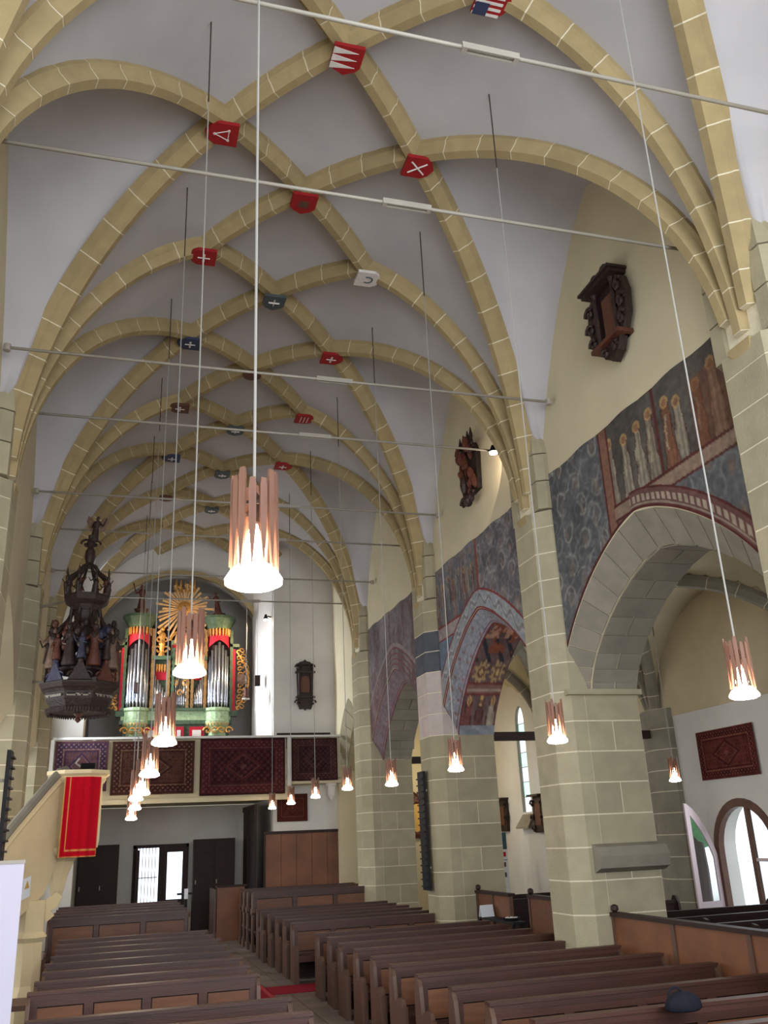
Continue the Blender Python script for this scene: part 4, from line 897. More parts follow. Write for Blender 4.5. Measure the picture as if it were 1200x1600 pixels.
for i, px in enumerate((211, 339)):
    t_ = obj('tower', MB().lathe([(0.30, oz(1150)), (0.26, oz(1140)), (0.40, oz(1132)), (0.42, oz(1128)), (0.38, oz(1126)), (0.38, oz(1114)), (0.44, oz(1112)), (0.44, oz(1108)), (0.2, oz(1107))], 14, c=(ox(px), 0.12)), 'org_pale', org)
    obj('cornice', MB().lathe([(0.36, oz(984)), (0.40, oz(980)), (0.46, oz(976)), (0.56, oz(968)), (0.56, oz(964)), (0.2, oz(963))], 14, c=(ox(px), 0.12)), 'org_green', t_)
    g_ = MB()
    for k in range(11):
        a = PI + PI * (k + 0.5) / 11; g_.lathe([(0.008, oz(996)), (0.034, oz(992)), (0.034, oz(984))], 6, c=(ox(px) + 0.37 * math.cos(a), 0.12 + 0.37 * math.sin(a)))
    obj('lambrequin', g_, 'gilt', t_)
    dr_ = MB()
    dr_.loft([[(ox(px) + r * math.cos(PI + PI * k / 20), 0.12 + r * math.sin(PI + PI * k / 20), z + (0.0 if z > oz(1000) else -0.34 * abs(2 * k / 20 - 1) ** 1.2)) for k in range(21)] for r, z in ((0.335, oz(986)), (0.36 , oz(1003)))], cap=False, close=False)
    obj('drapery', dr_, 'org_red', t_)
    for k in range(9):
        a = PI + PI * (k + 0.5) / 9; e = abs(2 * (k + 0.5) / 9 - 1)
        pipe(ox(px) + 0.32 * math.cos(a), 0.12 + 0.32 * math.sin(a), 0.045, oz(1108), oz(1006) - 0.75 * e ** 1.3, t_)
    g_ = MB()
    for k in range(12): a = PI + PI * (k + 0.5) / 12; g_.add([(ox(px) + 0.40 * math.cos(a - 0.1), 0.12 + 0.40 * math.sin(a - 0.1), oz(1130)), (ox(px) + 0.40 * math.cos(a + 0.1), 0.12 + 0.40 * math.sin(a + 0.1), oz(1130)), (ox(px) + 0.40 * math.cos(a), 0.12 + 0.40 * math.sin(a), oz(1136)), (ox(px) + 0.36 * math.cos(a), 0.12 + 0.36 * math.sin(a), oz(1131))], [(0, 1, 2), (0, 2, 3), (1, 3, 2), (0, 3, 1)])
    obj('fringe', g_, 'gilt', t_)['kind'] = 'stuff'
    g_ = MB(); r_ = random.Random(i)
    scroll_tubes(g_, [(ox(px) + dx, oz(1143), f, 0.13) for dx, f in ((-0.32, -1), (-0.1, 1), (0.12, -1), (0.34, 1))], 0.03, to=lambda a, b: (a, -0.22, b)); obj('gilt_scrollwork', g_, 'gilt', t_)
for px, m_, z1 in ((190, 'org_green', 985), (233, 'gilt_dark', 985), (259, 'gilt_dark', 1030), (266, 'org_green', 1015), (290, 'gilt_dark', 1015), (297, 'gilt_dark', 1045), (318, 'gilt_dark', 985), (360, 'org_green', 985)):
    c_ = MB(); n = 18
    for k in range(n):
        z = oz(1108) + (oz(z1) - oz(1108)) * k / n; h = (oz(z1) - oz(1108)) / n
        c_.box(ox(px) - (0.05 if k % 2 else 0.038), ox(px) + (0.05 if k % 2 else 0.038), -0.06, 0.35, z, z + h)
    obj('column', c_, m_, org)
for pa, pb, zt, rv in ((236, 257, 1050, 0), (299, 316, 1050, 1)):
    t_ = obj('side_field', MB().box(ox(pa), ox(pb), 0.15, 0.36, oz(1108), oz(1030)), 'org_green', org)
    obj('cornice', MB().box(ox(pa) - 0.08, ox(pb) + 0.08, -0.12, 0.3, oz(1034), oz(1028)), 'org_green', t_)
    obj('drapery', MB().box(ox(pa) + 0.03, ox(pb) - 0.03, 0.08, 0.14, oz(1072) if 0 else oz(1064), oz(1048)), 'org_red', t_); g_ = MB()
    for k in range(4): g_.lathe([(0.01, oz(1052)), (0.04, oz(1048)), (0.04, oz(1040))], 6, c=(ox(pa) + 0.08 + 0.085 * k, 0.06))
    obj('lambrequin', g_, 'gilt', t_)
    for k in range(5):
        e = k if not rv else 4 - k; pipe(ox(pa) + 0.05 + (ox(pb) - ox(pa) - 0.1) * k / 4, 0.02, 0.032, oz(1108), oz(1058) - 0.13 * e, t_)
    g_ = MB(); cxp = (ox(pa) + ox(pb)) / 2
    scroll_tubes(g_, [(cxp - 0.12, oz(1018), -1, 0.14), (cxp + 0.12, oz(1018), 1, 0.14), (cxp - 0.09, oz(1002), 1, 0.12), (cxp + 0.09, oz(1002), -1, 0.12)], 0.032, to=lambda a, b: (a, 0.0, b))
    g_.sphere((cxp, 0.0, oz(996)), 0.12, 8, 6, (1, 0.6, 1.2)).sphere((cxp, 0.0, oz(985)), 0.08, 8, 6).lathe([(0.13, oz(1028)), (0.06, oz(1020)), (0.11, oz(1008)), (0.05, oz(1000))], 8, c=(cxp, 0.02)); obj('gilt_crest', g_, 'gilt', t_)
t_ = obj('centre_field', MB().box(ox(262), ox(294), 0.2, 0.4, oz(1108), oz(1000)), 'org_pale', org)
for k in range(9): pipe(ox(264) + (ox(292) - ox(264)) * k / 8, 0.1, 0.028, oz(1108), oz(1030) + 0.2 * math.sin(PI * k / 8), t_)
obj('drapery', MB().box(ox(264), ox(292), 0.12, 0.18, oz(1030), oz(1008)), 'org_red', t_)
obj('arch_moulding', MB().tube([(ox(278) + 0.36 * math.cos(a), 0.0, oz(1003) + 0.3 * math.sin(a)) for a in np.linspace(0, PI, 13)], 0.05, 6), 'gilt', t_)
g_ = MB(); scroll_tubes(g_, [(ox(270), oz(1070), -1, 0.13), (ox(286), oz(1070), 1, 0.13), (ox(278), oz(1085), 1, 0.12)], 0.026, to=lambda a, b: (a, -0.02, b)); obj('gilt_scrollwork', g_, 'gilt', t_)
for s_, a, b in ((-1, 174, 189), (1, 362, 383)):
    q = ox(a) if s_ > 0 else ox(b)
    w_ = obj('wing', MB().box(*sorted((q - s_ * 0.02, q + s_ * 0.10)), 0.02, 0.10, oz(1112), oz(1015)), 'org_red', org)
    obj('wing_cornice', MB().box(*sorted((q - s_ * 0.08, q + s_ * 0.22)), -0.06, 0.2, oz(1012), oz(1007)), 'org_green', w_)
    obj('wing_bracket', MB().box(*sorted((q - s_ * 0.08, q + s_ * 0.18)), -0.02, 0.2, oz(1120), oz(1112)), 'org_green', w_)
    g_ = MB(); W_ = lambda a, b: (a, 0.06, b); pts = []
    for k in range(11):
        z = oz(1108) + (oz(1020) - oz(1108)) * k / 10; bul = 0.16 + 0.26 * math.sin(PI * (k + 1) / 12)
        pts.append((q + s_ * (0.12 + bul * 0.35), z, s_, 0.10)); pts.append((q + s_ * (0.10 + bul * 0.95), z + 0.05, -s_, 0.11))
    scroll_tubes(g_, pts, 0.022, to=W_); g_.tube([(q + s_ * (0.14 + 0.40 * math.sin(PI * k / 12)), 0.06, oz(1110) + (oz(1018) - oz(1110)) * k / 12) for k in range(13)], 0.025, 5)
    g_.lathe([(0.0, 0.0), (0.0, 0.0)], 3) if False else None
    obj('gilt_scrollwork', g_, 'gilt', w_); g_ = MB(); g_.loft([[(q + s_ * 0.32 + r * math.cos(2 * PI * i / 14), y, oz(1062) + r * math.sin(2 * PI * i / 14)) for i in range(14)] for r, y in ((0.17, 0.1), (0.17, 0.03), (0.11, 0.0), (0.02, 0.01))]); obj('rosette', g_, 'carved_pale', w_)
def figure(par, x, y, z, h, m='carved_warm', name='statue', wings=False, arm=(0.5, 0.2), flip=1, lean=0.0, wing_m=None):
    """a small carved robed figure as one continuous surface: robe, waist, shoulders, neck and head, plus arms"""
    pr = [(0.16, 0), (0.17, 0.04), (0.14, 0.22), (0.11, 0.42), (0.085, 0.55), (0.105, 0.66), (0.12, 0.74), (0.10, 0.80), (0.035, 0.835), (0.035, 0.855), (0.055, 0.88), (0.064, 0.92), (0.055, 0.965), (0.02, 1.0)]
    rings = []
    for r, q in pr:
        rings.append([(x + lean * q * h + r * h * (1.0 + (0.12 * math.sin(5 * 2 * PI * i / 14) if q < 0.5 else 0)) * math.cos(2 * PI * i / 14) * (1.15 if 0.6 < q < 0.82 else 1), y + r * h * 0.75 * math.sin(2 * PI * i / 14), z + q * h) for i in range(14)])
    b = MB().loft(rings)
    sx = x + lean * 0.74 * h
    b.tube([(sx + flip * 0.10 * h, y, z + 0.74 * h), (sx + flip * 0.22 * h, y - 0.05 * h, z + (0.62) * h), (sx + flip * (0.22 + 0.12) * h, y - 0.12 * h, z + (0.62 + arm[0] * 0.3) * h)], [0.045 * h, 0.036 * h, 0.02 * h], 6)
    b.tube([(sx - flip * 0.10 * h, y, z + 0.74 * h), (sx - flip * 0.17 * h, y - 0.03 * h, z + 0.58 * h), (sx - flip * 0.05 * h, y - 0.14 * h, z + (0.52 + arm[1] * 0.2) * h)], [0.045 * h, 0.036 * h, 0.02 * h], 6)
    o = obj(name, b, m, par, smooth=True)
    if wings:
        for s_ in (-1, 1):
            w = MB().add([(sx + s_ * 0.04 * h, y + 0.09 * h, z + 0.72 * h), (sx + s_ * 0.2 * h, y + 0.16 * h, z + 1.0 * h), (sx + s_ * 0.34 * h, y + 0.2 * h, z + 1.08 * h), (sx + s_ * 0.38 * h, y + 0.2 * h, z + 0.85 * h), (sx + s_ * 0.28 * h, y + 0.17 * h, z + 0.55 * h), (sx + s_ * 0.14 * h, y + 0.12 * h, z + 0.42 * h)] +
                [(sx + s_ * 0.04 * h, y + 0.13 * h, z + 0.72 * h), (sx + s_ * 0.2 * h, y + 0.2 * h, z + 1.0 * h), (sx + s_ * 0.34 * h, y + 0.23 * h, z + 1.08 * h), (sx + s_ * 0.38 * h, y + 0.23 * h, z + 0.85 * h), (sx + s_ * 0.28 * h, y + 0.2 * h, z + 0.55 * h), (sx + s_ * 0.14 * h, y + 0.16 * h, z + 0.42 * h)],
                [(0, 1, 2, 3, 4, 5), (11, 10, 9, 8, 7, 6)] + [(i, 6 + i, 6 + (i + 1) % 6, (i + 1) % 6) for i in range(6)])
            obj('wing', w, wing_m or m, par)
    return o
obj('statue_plinth', MB().lathe([(0.25, oz(963)), (0.18, oz(960)), (0.2, oz(955)), (0.24, oz(953))], 8, c=(ox(211), 0.1)), 'brown_paint', org)
figure(org, ox(211), 0.1, oz(954), 0.85, 'carved_warm', wings=False, arm=(1.4, 0.5), flip=-1)
obj('statue_plinth', MB().lathe([(0.25, oz(963)), (0.18, oz(960)), (0.22, oz(957))], 8, c=(ox(339), 0.1)), 'brown_paint', org)
figure(org, ox(338), 0.1, oz(958), 0.75, 'carved_warm', arm=(0.6, 0.8), flip=-1, lean=-0.15)
# the sunburst
sx, sz = ox(281), oz(951); rays = MB(); r_ = random.Random(9)
for k in range(38):
    a = 2 * PI * k / 38 + r_.uniform(-0.03, 0.03); L_ = (0.95, 0.72, 0.85)[k % 3] * (1.25 if math.sin(a) < -0.2 else 0.9 if math.sin(a) > 0.3 else 1.0); w0, w1 = 0.014, 0.04
    c, s_ = math.cos(a), math.sin(a)
    P = [(0.16, -w0), (0.16, w0), (L_, w1), (L_, -w1)]
    rays.plate([(sx + r * c - w * s_, sz + r * s_ + w * c) for r, w in P], -0.03 + 0.02 * (k % 2), 0.0 + 0.02 * (k % 2))
obj('sunburst', rays, 'gilt_pale', org)
obj('sun_disc', MB().loft([[(sx + r * math.cos(2 * PI * i / 20), y, sz + r * math.sin(2 * PI * i / 20)) for i in range(20)] for r, y in ((0.24, 0.02), (0.24, -0.04), (0.14, -0.07), (0.02, -0.075))]), 'gilt', org)
obj('eye_triangle', MB().tube([(sx + 0.09 * math.cos(a), -0.09, sz + 0.09 * math.sin(a)) for a in (PI / 2, PI * 7 / 6, PI * 11 / 6, PI / 2)], 0.012, 4), 'brown_paint', org)
g_ = MB(); scroll_tubes(g_, [(sx - 0.2, oz(921), -1, 0.15), (sx + 0.2, oz(921), 1, 0.15)], 0.04, to=lambda a, b: (a, 0.0, b))
for k in range(-2, 3): g_.lathe([(0.05, oz(924)), (0.025, oz(915)), (0.04, oz(912)), (0.01, oz(906) + 0.05 * abs(k))], 6, c=(sx + 0.15 * k, 0.0))
obj('crown', g_, 'gilt', org)
for a, b in ((223, 244), (271, 286), (295, 318)):
    o_ = obj('lower_panel', MB().box(ox(a), ox(b), -0.06, 0.04, oz(1152), oz(1136)), 'org_red', org); obj('inner_field', MB().box(ox(a) + 0.09, ox(b) - 0.09, -0.075, -0.06, oz(1152), oz(1141)), 'white_paint', o_)
# warm spotlight that lights the organ, fixed to the arch
t = thing('spotlight', 'small glaring spotlight under the west arch at upper right of the organ', 'lamp', (4.50, 27.9, 9.3))
obj('bracket', MB().tube([(0.1, 0.1, 0), (-0.05, 0.0, 0)], 0.02), 'black', t); obj('housing', MB().lathe([(0.03, 0.06), (0.06, -0.03), (0.08, -0.1)], 10, c=(-0.12, 0)), 'black', t)
obj('lamp_glass', MB().lathe([(0.075, -0.105), (0.06, -0.14), (0.02, -0.15)], 10, c=(-0.12, 0)), 'lamp_glow', t)
for x_, en in ((4.15, 190), (-0.5, 90)):
    d = bpy.data.lights.new('organ_spot', 'SPOT'); d.energy = en; d.spot_size = 1.7; d.spot_blend = 0.6; d.color = (1, 0.70, 0.40); o = bpy.data.objects.new('organ_spot', d); COL.objects.link(o)
    o.location = (x_, 27.9, 8.9); o.rotation_euler = (Vector((1.9, 29.4, 8.0)) - Vector(o.location)).to_track_quat('-Z', 'Y').to_euler()
for x_, y_, z_, zt, lb in ((4.2, 28.4, 7.15, 10.0, 'small black box hanging in the bright reveal right of the organ'), (0.5, 28.7, 6.95, 10.0, 'small dark box hanging before the left organ tower')):
    t = thing('hanging_box', lb, 'speaker', (x_, y_, z_)); obj('case', MB().box(-0.08, 0.08, -0.07, 0.07, 0, 0.33), 'black', t); obj('grille', MB().box(-0.065, 0.065, -0.08, -0.07, 0.02, 0.31), 'wood_dark', t); obj('cord', MB().tube([(0, 0, 0.33), (0, 0, zt - z_)], 0.008, 5), 'cord', t)
t = thing('hanging_light', 'dark shaded lamp on a long cord at the lower right of the organ', 'lamp', (3.8, 28.1, 6.68)); obj('shade', MB().lathe([(0.11, 0.03), (0.11, 0.06), (0.08, 0.1), (0.07, 0.34), (0.03, 0.38)], 10), 'brown_paint', t); obj('tube_glass', MB().lathe([(0.12, 0.0), (0.13, 0.03), (0.05, 0.04)], 10), 'white_paint', t); obj('cord', MB().tube([(0, 0, 0.38), (0, 0, 3.05)], 0.01, 5), 'cord', t)

# ------------------------------------------------------------------ pulpit with stair, canopy, banner
PX, PYY = -0.60, 17.05
t = thing('pulpit', 'beige stone pulpit with a sloping stair wall on the left-hand pillar', 'pulpit', (PX, PYY, 0))
a8 = PI / 8
obj('parapet', MB().lathe([(0.42, 2.50), (0.44, 2.62), (0.44, 3.55), (0.47, 3.6)], 8, ang0=a8), 'pale_stone', t)
obj('rim_moulding', MB().lathe([(0.46, 3.56), (0.50, 3.62), (0.50, 3.66), (0.56, 3.70), (0.56, 3.76), (0.3, 3.77)], 8, ang0=a8), 'pale_stone', t)
obj('corbel', MB().lathe([(0.08, 1.75), (0.12, 1.85), (0.16, 2.05), (0.26, 2.3), (0.40, 2.46), (0.44, 2.52)], 8, c=(-0.22, 0.0), ang0=a8), 'pale_stone', t)
def SP(s, z, o=0.0): return (-0.85 - PX - 0.75 * s - 0.6 * o * 0 - 0.89 * o, 16.75 - PYY - 1.5 * s + 0.45 * o, z)
top = [(-0.12, 3.74), (0.0, 3.70), (0.25, 3.42), (0.5, 3.12), (0.75, 2.82), (1.0, 2.50), (1.3, 2.12), (1.45, 1.94)]
bot = [(-0.12, 2.50), (0.0, 2.32), (0.10, 1.98), (0.2, 1.80), (0.4, 1.66), (0.6, 1.52), (0.85, 1.28), (1.45, 0.6)]
oo = [top[i] for i in range(8)] + bot[::-1]
def splate(poly, o0, o1): n = len(poly); return MB().add([SP(s_, z_, o0) for s_, z_ in poly] + [SP(s_, z_, o1) for s_, z_ in poly], [tuple(range(n)), tuple(range(n, 2 * n))[::-1]] + [(i, n + i, n + (i + 1) % n, (i + 1) % n) for i in range(n)])
w = MB(); tt = np.linspace(0, 1, 16)
st = np.array(top); sb = np.array(bot); ss = np.linspace(-0.12, 1.45, 16)
for a, b in zip(ss[:-1], ss[1:]):
    q = [(a, float(np.interp(a, st[:, 0], st[:, 1]))), (b, float(np.interp(b, st[:, 0], st[:, 1]))), (b, float(np.interp(b, sb[:, 0], sb[:, 1]))), (a, float(np.interp(a, sb[:, 0], sb[:, 1])))]
    m_ = splate(q, 0, 0.12); w.add(m_.v, m_.f)
obj('stair_wall', w, 'pale_stone', t)
obj('hand_rail', MB().tube([tuple(np.array(SP(s_, z_ + 0.04, 0.06))) for s_, z_ in top], 0.075, 8), 'greystone', t)
obj('hand_rail', MB().tube([tuple(np.array(SP(s_, z_ - 0.10, 0.02))) for s_, z_ in top], 0.04, 6), 'pale_stone', t)
for k in range(8): obj('step', MB().add([SP(0.1 + 0.16 * k, 2.3 - 0.17 * k, 0.12), SP(0.26 + 0.16 * k, 2.3 - 0.17 * k, 0.12), SP(0.26 + 0.16 * k, 2.3 - 0.17 * k, 0.8), SP(0.1 + 0.16 * k, 2.3 - 0.17 * k, 0.8)] + [SP(0.1 + 0.16 * k, 2.1 - 0.17 * k, 0.12), SP(0.26 + 0.16 * k, 2.1 - 0.17 * k, 0.12), SP(0.26 + 0.16 * k, 2.1 - 0.17 * k, 0.8), SP(0.1 + 0.16 * k, 2.1 - 0.17 * k, 0.8)], [(0, 1, 2, 3), (7, 6, 5, 4), (0, 4, 5, 1), (1, 5, 6, 2), (2, 6, 7, 3), (3, 7, 4, 0)]), 'greystone', t)
obj('support_column', MB().lathe([(0.30, 0.0), (0.30, 0.35), (0.22, 0.5), (0.20, 0.55), (0.20, 1.15), (0.26, 1.22), (0.20, 1.3), (0.20, 1.75)], 8, c=(-0.52, -0.75), ang0=a8), 'pale_stone', t)
obj('bracket', MB().plate([(-0.48, 1.65), (-0.18, 1.85), (-0.10, 1.78), (-0.16, 1.62), (-0.26, 1.58), (-0.20, 1.5), (-0.30, 1.42), (-0.36, 1.5), (-0.48, 1.4)], -0.65, -0.5), 'pale_stone', t)
obj('safety_notice', splate([(0.44, 2.12), (0.56, 2.08), (0.56, 1.78), (0.44, 1.82)], -0.012, -0.002), 'paper', t)
obj('notice_triangle', splate([(0.46, 1.95), (0.54, 1.93), (0.50, 2.05)], -0.018, -0.012), 'gold_cloth', t)
# red cloth over the pulpit front
U, V = np.meshgrid(np.linspace(0, 1, 50), np.linspace(0, 1, 60), indexing='ij')
fc = [(-0.20, -0.50), (0.20, -0.50), (0.42, -0.30)]
seg = U * 1.0
Xc = np.where(seg < 0.72, -0.20 + 0.42 * seg / 0.72, 0.22 + 0.17 * (seg - 0.72) / 0.28); Yc = np.where(seg < 0.72, -0.51, -0.51 + 0.17 * (seg - 0.72) / 0.28)
fold = 0.014 * np.sin(U * 26) * (1 - V)
Pc = np.stack([PX + Xc - 0.02 * (1 - V), PYY + Yc - 0.015 + fold, 2.36 + V * 1.28], -1)
Cc = np.ones(U.shape + (3,)) * np.array((186, 14, 34)) / 255; e1 = np.minimum(U, 1 - U); Cc = mix(Cc, (214, 172, 96), (U < 0.025) | (V < 0.015) | (U > 0.985)); Cc = mix(Cc, (214, 160, 90), ((np.abs(U - 0.17) < 0.009) & (V > 0.08)) | ((np.abs(V - 0.085) < 0.005) & (U > 0.165)))
Cc = mix(Cc, (150, 10, 28), (np.sin(U * 26) > 0.5) * 0.25)
tag(paint_mesh('pulpit_cloth', Pc, Cc, 'cloth', thick=(0, 0.008, 0)), 'bright red fringed cloth with a gold line hanging down the pulpit front', 'cloth')
t = thing('open_book', 'small dark book stand lying on the pulpit rim above the red cloth', 'book', (PX + 0.15, PYY - 0.40, 3.78)); obj('stand', MB().add([(-0.12, -0.1, 0), (0.12, -0.1, 0), (0.12, 0.1, 0), (-0.12, 0.1, 0), (-0.12, 0.1, 0.1), (0.12, 0.1, 0.1)], [(0, 1, 2, 3), (0, 1, 5, 4), (3, 2, 5, 4), (0, 3, 4), (1, 2, 5)]), 'black', t); obj('microphone', MB().tube([(-0.1, 0.0, 0.02), (-0.2, -0.05, 0.09), (-0.14, -0.1, 0.16)], 0.016, 6), 'iron', t)
# canopy
t = thing('pulpit_canopy', 'dark carved wooden pulpit canopy crowded with painted figures, an angel on top', 'canopy', (-0.69, 17.1, 0))
cz = lambda py: 4.74 + (1118 - py) * 0.0119
obj('sounding_board', MB().lathe([(0.50, cz(1114)), (0.56, cz(1104)), (0.60, cz(1098)), (0.62, cz(1088)), (0.66, cz(1084)), (0.70, cz(1082)), (0.74, cz(1077)), (0.74, cz(1074)), (0.5, cz(1070))], 8, ang0=a8), 'carved', t)
f_ = MB()
for k in range(8):
    A, B = a8 + k * PI / 4, a8 + (k + 1) * PI / 4
    for j in range(9):
        q = (j + 0.5) / 9; r = 0.575; x = r * (math.cos(A) * (1 - q) + math.cos(B) * q); y = r * (math.sin(A) * (1 - q) + math.sin(B) * q)
        f_.lathe([(0.004, cz(1119)), (0.034, cz(1115)), (0.03, cz(1111))], 5, c=(x, y))
obj('drop_fringe', f_, 'carved', t)['kind'] = 'stuff'
obj('drop', MB().lathe([(0.01, cz(1129)), (0.06, cz(1125)), (0.03, cz(1121)), (0.08, cz(1116))], 8), 'carved_warm', t)
l_ = MB(); r_ = random.Random(3)
for k in range(8):
    A, B = a8 + k * PI / 4, a8 + (k + 1) * PI / 4; n_ = 13
    nx, ny = math.cos((A + B) / 2), math.sin((A + B) / 2)
    for j in range(n_):
        q = 0.1 + 0.8 * (j + 0.5) / n_; r = 0.645; x = r * (math.cos(A) * (1 - q) + math.cos(B) * q) + nx * 0.01; y = r * (math.sin(A) * (1 - q) + math.sin(B) * q) + ny * 0.01; tx, ty = -ny, nx; h_ = 0.022; z0_ = cz(1094)
        if r_.random() < 0.75: l_.add([(x - tx * 0.012, y - ty * 0.012, z0_ - h_), (x + tx * 0.012, y + ty * 0.012, z0_ - h_), (x + tx * 0.012, y + ty * 0.012, z0_ + h_), (x - tx * 0.012, y - ty * 0.012, z0_ + h_)] , [(0, 1, 2, 3)])
        if r_.random() < 0.6: l_.add([(x - tx * 0.02, y - ty * 0.02, z0_ + h_ - 0.015), (x + tx * 0.02, y + ty * 0.02, z0_ + h_ - 0.015), (x + tx * 0.02, y + ty * 0.02, z0_ + h_), (x - tx * 0.02, y - ty * 0.02, z0_ + h_)], [(0, 1, 2, 3)])
obj('lettering', l_, 'carved_letter', t)['kind'] = 'stuff'
for k in range(8):
    a = k * PI / 4; c, s_ = math.cos(a), math.sin(a); g_ = MB()
    T_ = lambda u, z, r=0.60: (r * c - u * s_, r * s_ + u * c, z)
    scroll_tubes(g_, [(-0.12, cz(1066), -1, 0.09), (0.12, cz(1066), 1, 0.09), (-0.06, cz(1058), 1, 0.06), (0.06, cz(1058), -1, 0.06)], 0.02, to=lambda u, z: T_(u, z))
    n = 6; pl = [(-0.2, cz(1072)), (0.2, cz(1072)), (0.1, cz(1058)), (0.04, cz(1046)), (-0.04, cz(1046)), (-0.1, cz(1058))]
    g_.add([T_(u, z, 0.58) for u, z in pl] + [T_(u, z, 0.62) for u, z in pl], [tuple(range(n)), tuple(range(n, 2 * n))[::-1]] + [(i, n + i, n + (i + 1) % n, (i + 1) % n) for i in range(n)]); g_.sphere(T_(0, cz(1044)), 0.05, 7, 5)
    obj('crest', g_, 'carved_blue' if k in (5,) else ('carved_warm' if k in (7, 0) else 'carved'), t)
    a = a8 + k * PI / 4; c, s_ = math.cos(a), math.sin(a)
    figure(t, 0.55 * c, 0.55 * s_, cz(1050), 0.74, ('carved_warm', 'carved_pale', 'carved')[k % 3], 'figure', arm=(0.4 * (k % 3), 0.5), flip=1 if k % 2 else -1)
    figure(t, 0.36 * c, 0.36 * s_, cz(934), 0.36, ('carved', 'carved_warm')[k % 2], 'small_figure', arm=(0.6, 0.5), flip=1 if k % 2 else -1)
    figure(t, 0.60 * math.cos(a + PI / 8), 0.60 * math.sin(a + PI / 8), cz(1040), 0.46, ('carved', 'carved_warm', 'carved_blue')[k % 3], 'cherub', arm=(0.9, 0.5), flip=-1 if k % 2 else 1)
    g_ = MB().tube([(r * c, r * s_, z) for r, z in ((0.52, cz(1050)), (0.44, cz(1030)), (0.50, cz(1005)), (0.44, cz(988)), (0.33, cz(976)), (0.27, cz(960)), (0.26, cz(950)))], [0.035, 0.03, 0.045, 0.05, 0.04, 0.035, 0.03], 6)
    g_.lathe([(0.04, cz(1002)), (0.02, cz(996)), (0.045, cz(991)), (0.02, cz(987)), (0.028, cz(984)), (0.004, cz(976))], 7, c=(0.60 * c, 0.60 * s_)); g_.sphere((0.54 * c, 0.54 * s_, cz(1004)), 0.09, 8, 6)
    obj('rib', g_, 'carved', t)
    g_ = MB().tube([(r * c, r * s_, z) for r, z in ((0.40, cz(934)), (0.42, cz(918)), (0.34, cz(904)), (0.22, cz(896)), (0.10, cz(882)))], [0.03, 0.04, 0.035, 0.03, 0.025], 6)
    g_.lathe([(0.02, cz(912)), (0.03, cz(906)), (0.012, cz(902)), (0.02, cz(898)), (0.004, cz(890))], 6, c=(0.40 * c, 0.40 * s_)); g_.sphere((0.38 * c, 0.38 * s_, cz(925)), 0.06, 7, 5, (1, 1, 1.6)); obj('upper_rib', g_, 'carved', t)
for k in range(8):
    a = k * PI / 4; r_ = random.Random(40 + k); b_ = MB()
    for j in range(16):
        rr = r_.uniform(0.30, 0.60); aa = a + r_.uniform(-0.26, 0.26); b_.sphere((rr * math.cos(aa), rr * math.sin(aa), cz(r_.uniform(978, 1046))), r_.uniform(0.035, 0.07), 7, 5, (1, 1, r_.uniform(1, 1.8)))
    obj('carved_cluster', b_, ('carved', 'carved_warm', 'carved', 'carved_blue')[k % 4], t)
obj('deck', MB().lathe([(0.40, cz(1056)), (0.46, cz(1053)), (0.46, cz(1049)), (0.1, cz(1048))], 8, ang0=a8), 'carved', t)
obj('core_figures', MB().lathe([(0.12, cz(1048)), (0.10, cz(1020)), (0.15, cz(1000)), (0.12, cz(985)), (0.2, cz(970)), (0.24, cz(950))], 10), 'carved', t)
obj('upper_cornice', MB().lathe([(0.26, cz(958)), (0.30, cz(950)), (0.40, cz(944)), (0.43, cz(938)), (0.43, cz(934)), (0.2, cz(932))], 8, ang0=a8), 'carved', t)
obj('finial', MB().lathe([(0.12, cz(885)), (0.07, cz(878)), (0.10, cz(868)), (0.09, cz(858)), (0.05, cz(852)), (0.10, cz(846)), (0.05, cz(840)), (0.06, cz(832))], 10), 'carved', t)
g_ = MB(); scroll_tubes(g_, [(-0.08, cz(846), -1, 0.10), (0.08, cz(846), 1, 0.10)], 0.025, to=lambda a, b: (a, 0, b)); obj('leaf_scroll', g_, 'carved', t)
figure(t, 0.04, 0, cz(842), 0.52, 'carved', 'angel', wings=True, arm=(0.9, 0.2), flip=1, lean=0.12, wing_m='carved_pale')
obj('hanger_bar', MB().tube([(-0.4, 0.2, cz(1070)), (-0.98, 1.15, cz(1050))], 0.03, 6), 'iron', t); obj('hanger_bar', MB().tube([(-0.3, 0.2, cz(936)), (-0.98, 1.15, cz(930))], 0.03, 6), 'iron', t)

t = thing('rollup_banner', 'plain pale lilac roll-up banner standing at the lower left edge', 'banner', (-1.15, 9.0, 0))
obj('sheet', MB().box(-0.43, 0.43, -0.004, 0.004, 0.09, 2.38), 'banner', t); obj('top_bar', MB().box(-0.44, 0.44, -0.012, 0.012, 2.37, 2.40), 'iron', t); obj('base', MB().box(-0.45, 0.45, -0.1, 0.1, 0.0, 0.09), 'iron', t); obj('pole', MB().tube([(0, 0.03, 0.05), (0, 0.03, 2.38)], 0.012, 6), 'iron', t)

